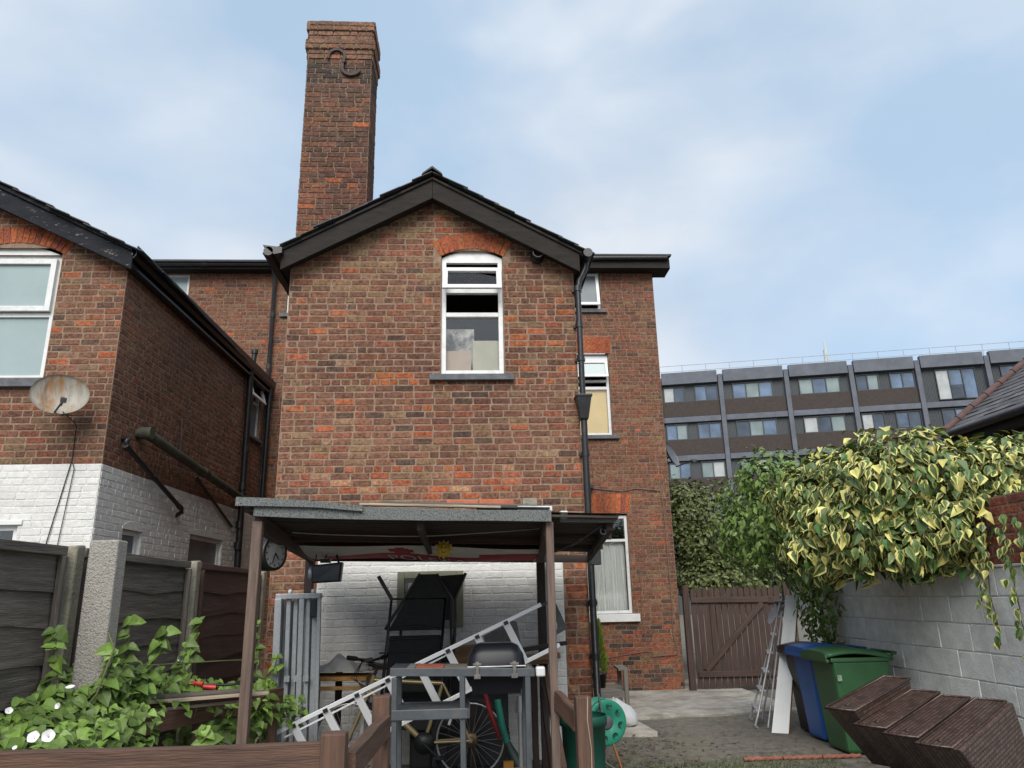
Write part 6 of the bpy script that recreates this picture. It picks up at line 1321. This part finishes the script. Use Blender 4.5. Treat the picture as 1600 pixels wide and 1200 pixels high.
for (x,y,z,s,d) in ((-1.665,3.14,1.165,.034,(.1,-.9,.5)),(-1.60,3.12,1.17,.036,(.3,-.9,.4)),(-1.93,3.9,1.265,.032,(.0,-.3,.9)),(-1.90,3.75,1.2,.022,(-.2,-.8,.3)),(-2.0,3.55,1.21,.024,(.4,-.6,.5)),(-1.86,5.1,1.30,.034,(.2,-.9,.4)),(-1.76,3.2,1.12,.014,(0,-.7,.7))):
    m=MB(); n=15; prof=[(.12,-.9),(.22,-.5),(.45,-.15),(1,.05),(1.02,.08)]; ax=Vector(d).normalized(); u=ax.orthogonal().normalized(); v=ax.cross(u); vs=[]
    for r,h in prof:
        for i in range(n): a=2*math.pi*i/n; w_=1+(.06*math.cos(5*a) if r>.9 else 0); vs.append(Vector((x,y,z))+(u*math.cos(a)+v*math.sin(a))*r*s*.62*w_+ax*h*s*.62)
    m.sm=True; m.add(vs,[(k*n+i,k*n+(i+1)%n,(k+1)*n+(i+1)%n,(k+1)*n+i) for k in range(4) for i in range(n)]); m.build('flower',FLW,bm_,fix=False)
# dwarf conifer in the pot
cf=thing('dwarf_conifer','bright green dwarf conifer in the pot on the garden chair','conifer',(1.71,10.55,.6)); mb=MB(); rg=random.Random(3)
for _ in range(1500):
    t=rg.random(); r=.115*(1-t)**.6*math.sqrt(rg.random()); a=rg.uniform(0,6.28); p=Vector((1.71+r*math.cos(a),10.55+r*math.sin(a),.62+.66*t)); d=Vector((math.cos(a)*.5,math.sin(a)*.5,1)).normalized(); s_=d.cross(Vector((rg.random(),rg.random(),.1))).normalized()*.008; k=rg.uniform(.6,1.4); mb.add([p-s_,p+s_,p+d*.06],[(0,1,2)],c=(.11*k,.17*k,.025*k))
stuff(mb.build('needles',LEAFM,cf,fix=False)); m=MB(); m.tube([(1.71,10.55,.6),(1.71,10.55,1.15)],[.014,.004],6); m.build('trunk',BARK,cf)
# leaf litter and weeds on the ground
mb=MB(); rg=random.Random(8)
for _ in range(2600):
    x=rg.uniform(1.1,4.4); y=rg.uniform(7.6,10.9)
    if rg.random()>math.exp(-((x-1.6)/.7)**2-((y-8.7)/1.3)**2)+.05: continue
    p=Vector((x,y,gz(x,y)+rg.uniform(.01,.03))); a=rg.uniform(0,6.28); l=rg.uniform(.015,.045); d=Vector((math.cos(a),math.sin(a),rg.uniform(-.2,.3)))*l; s_=Vector((-d.y,d.x,0))*.35; c=rg.choice(((.10,.055,.03),(.16,.10,.05),(.07,.045,.03),(.06,.08,.025))); mb.add([p-d,p+s_,p+d,p-s_],[(0,1,2,3)],c=c)
o=stuff(mb.build('leaf_litter',LEAFM,fix=False)); o['label']='dry brown leaf litter scattered on the yard by the hose reel'; o['category']='leaves'
mb=MB()
for _ in range(5200):
    x=rg.uniform(1.0,3.6); y=rg.uniform(7.45,8.35)
    if rg.random()>math.exp(-((y-7.75)/.28)**2): continue
    p=Vector((x,y,gz(x,y)-.003)); a=rg.uniform(0,6.28); h=rg.uniform(.015,.05); s_=Vector((math.cos(a),math.sin(a),0))*.004; k=rg.uniform(.6,1.4); mb.add([p-s_,p+s_,p+Vector((rg.uniform(-.02,.02),rg.uniform(-.02,.02),h))],[(0,1,2)],c=(.07*k,.10*k,.03*k))
o=stuff(mb.build('grass',LEAFM,fix=False)); o['label']='thin patch of short grass along the front of the yard'; o['category']='grass'

mb=MB(); rg=random.Random(18)
for _ in range(2600):
    x=rg.uniform(1.0,4.6); y=rg.uniform(7.5,11.2); r=rg.uniform(.004,.013); z=gz(x,y)
    v=[Vector((x+r*rg.uniform(.6,1.2)*a,y+r*rg.uniform(.6,1.2)*b,z+r*.6*c)) for a,b,c in ((1,0,0),(0,1,0),(-1,0,0),(0,-1,0),(0,0,1))]; k=rg.uniform(.5,1.6); mb.add(v,[(0,1,4),(1,2,4),(2,3,4),(3,0,4)],c=(.13*k,.12*k,.10*k))
o=stuff(mb.build('grit',mat('grit_stone',(0,0,0),.9,.2,30,src='att'),fix=False)); o['label']='loose grit and small stones scattered over the yard'; o['category']='grit'
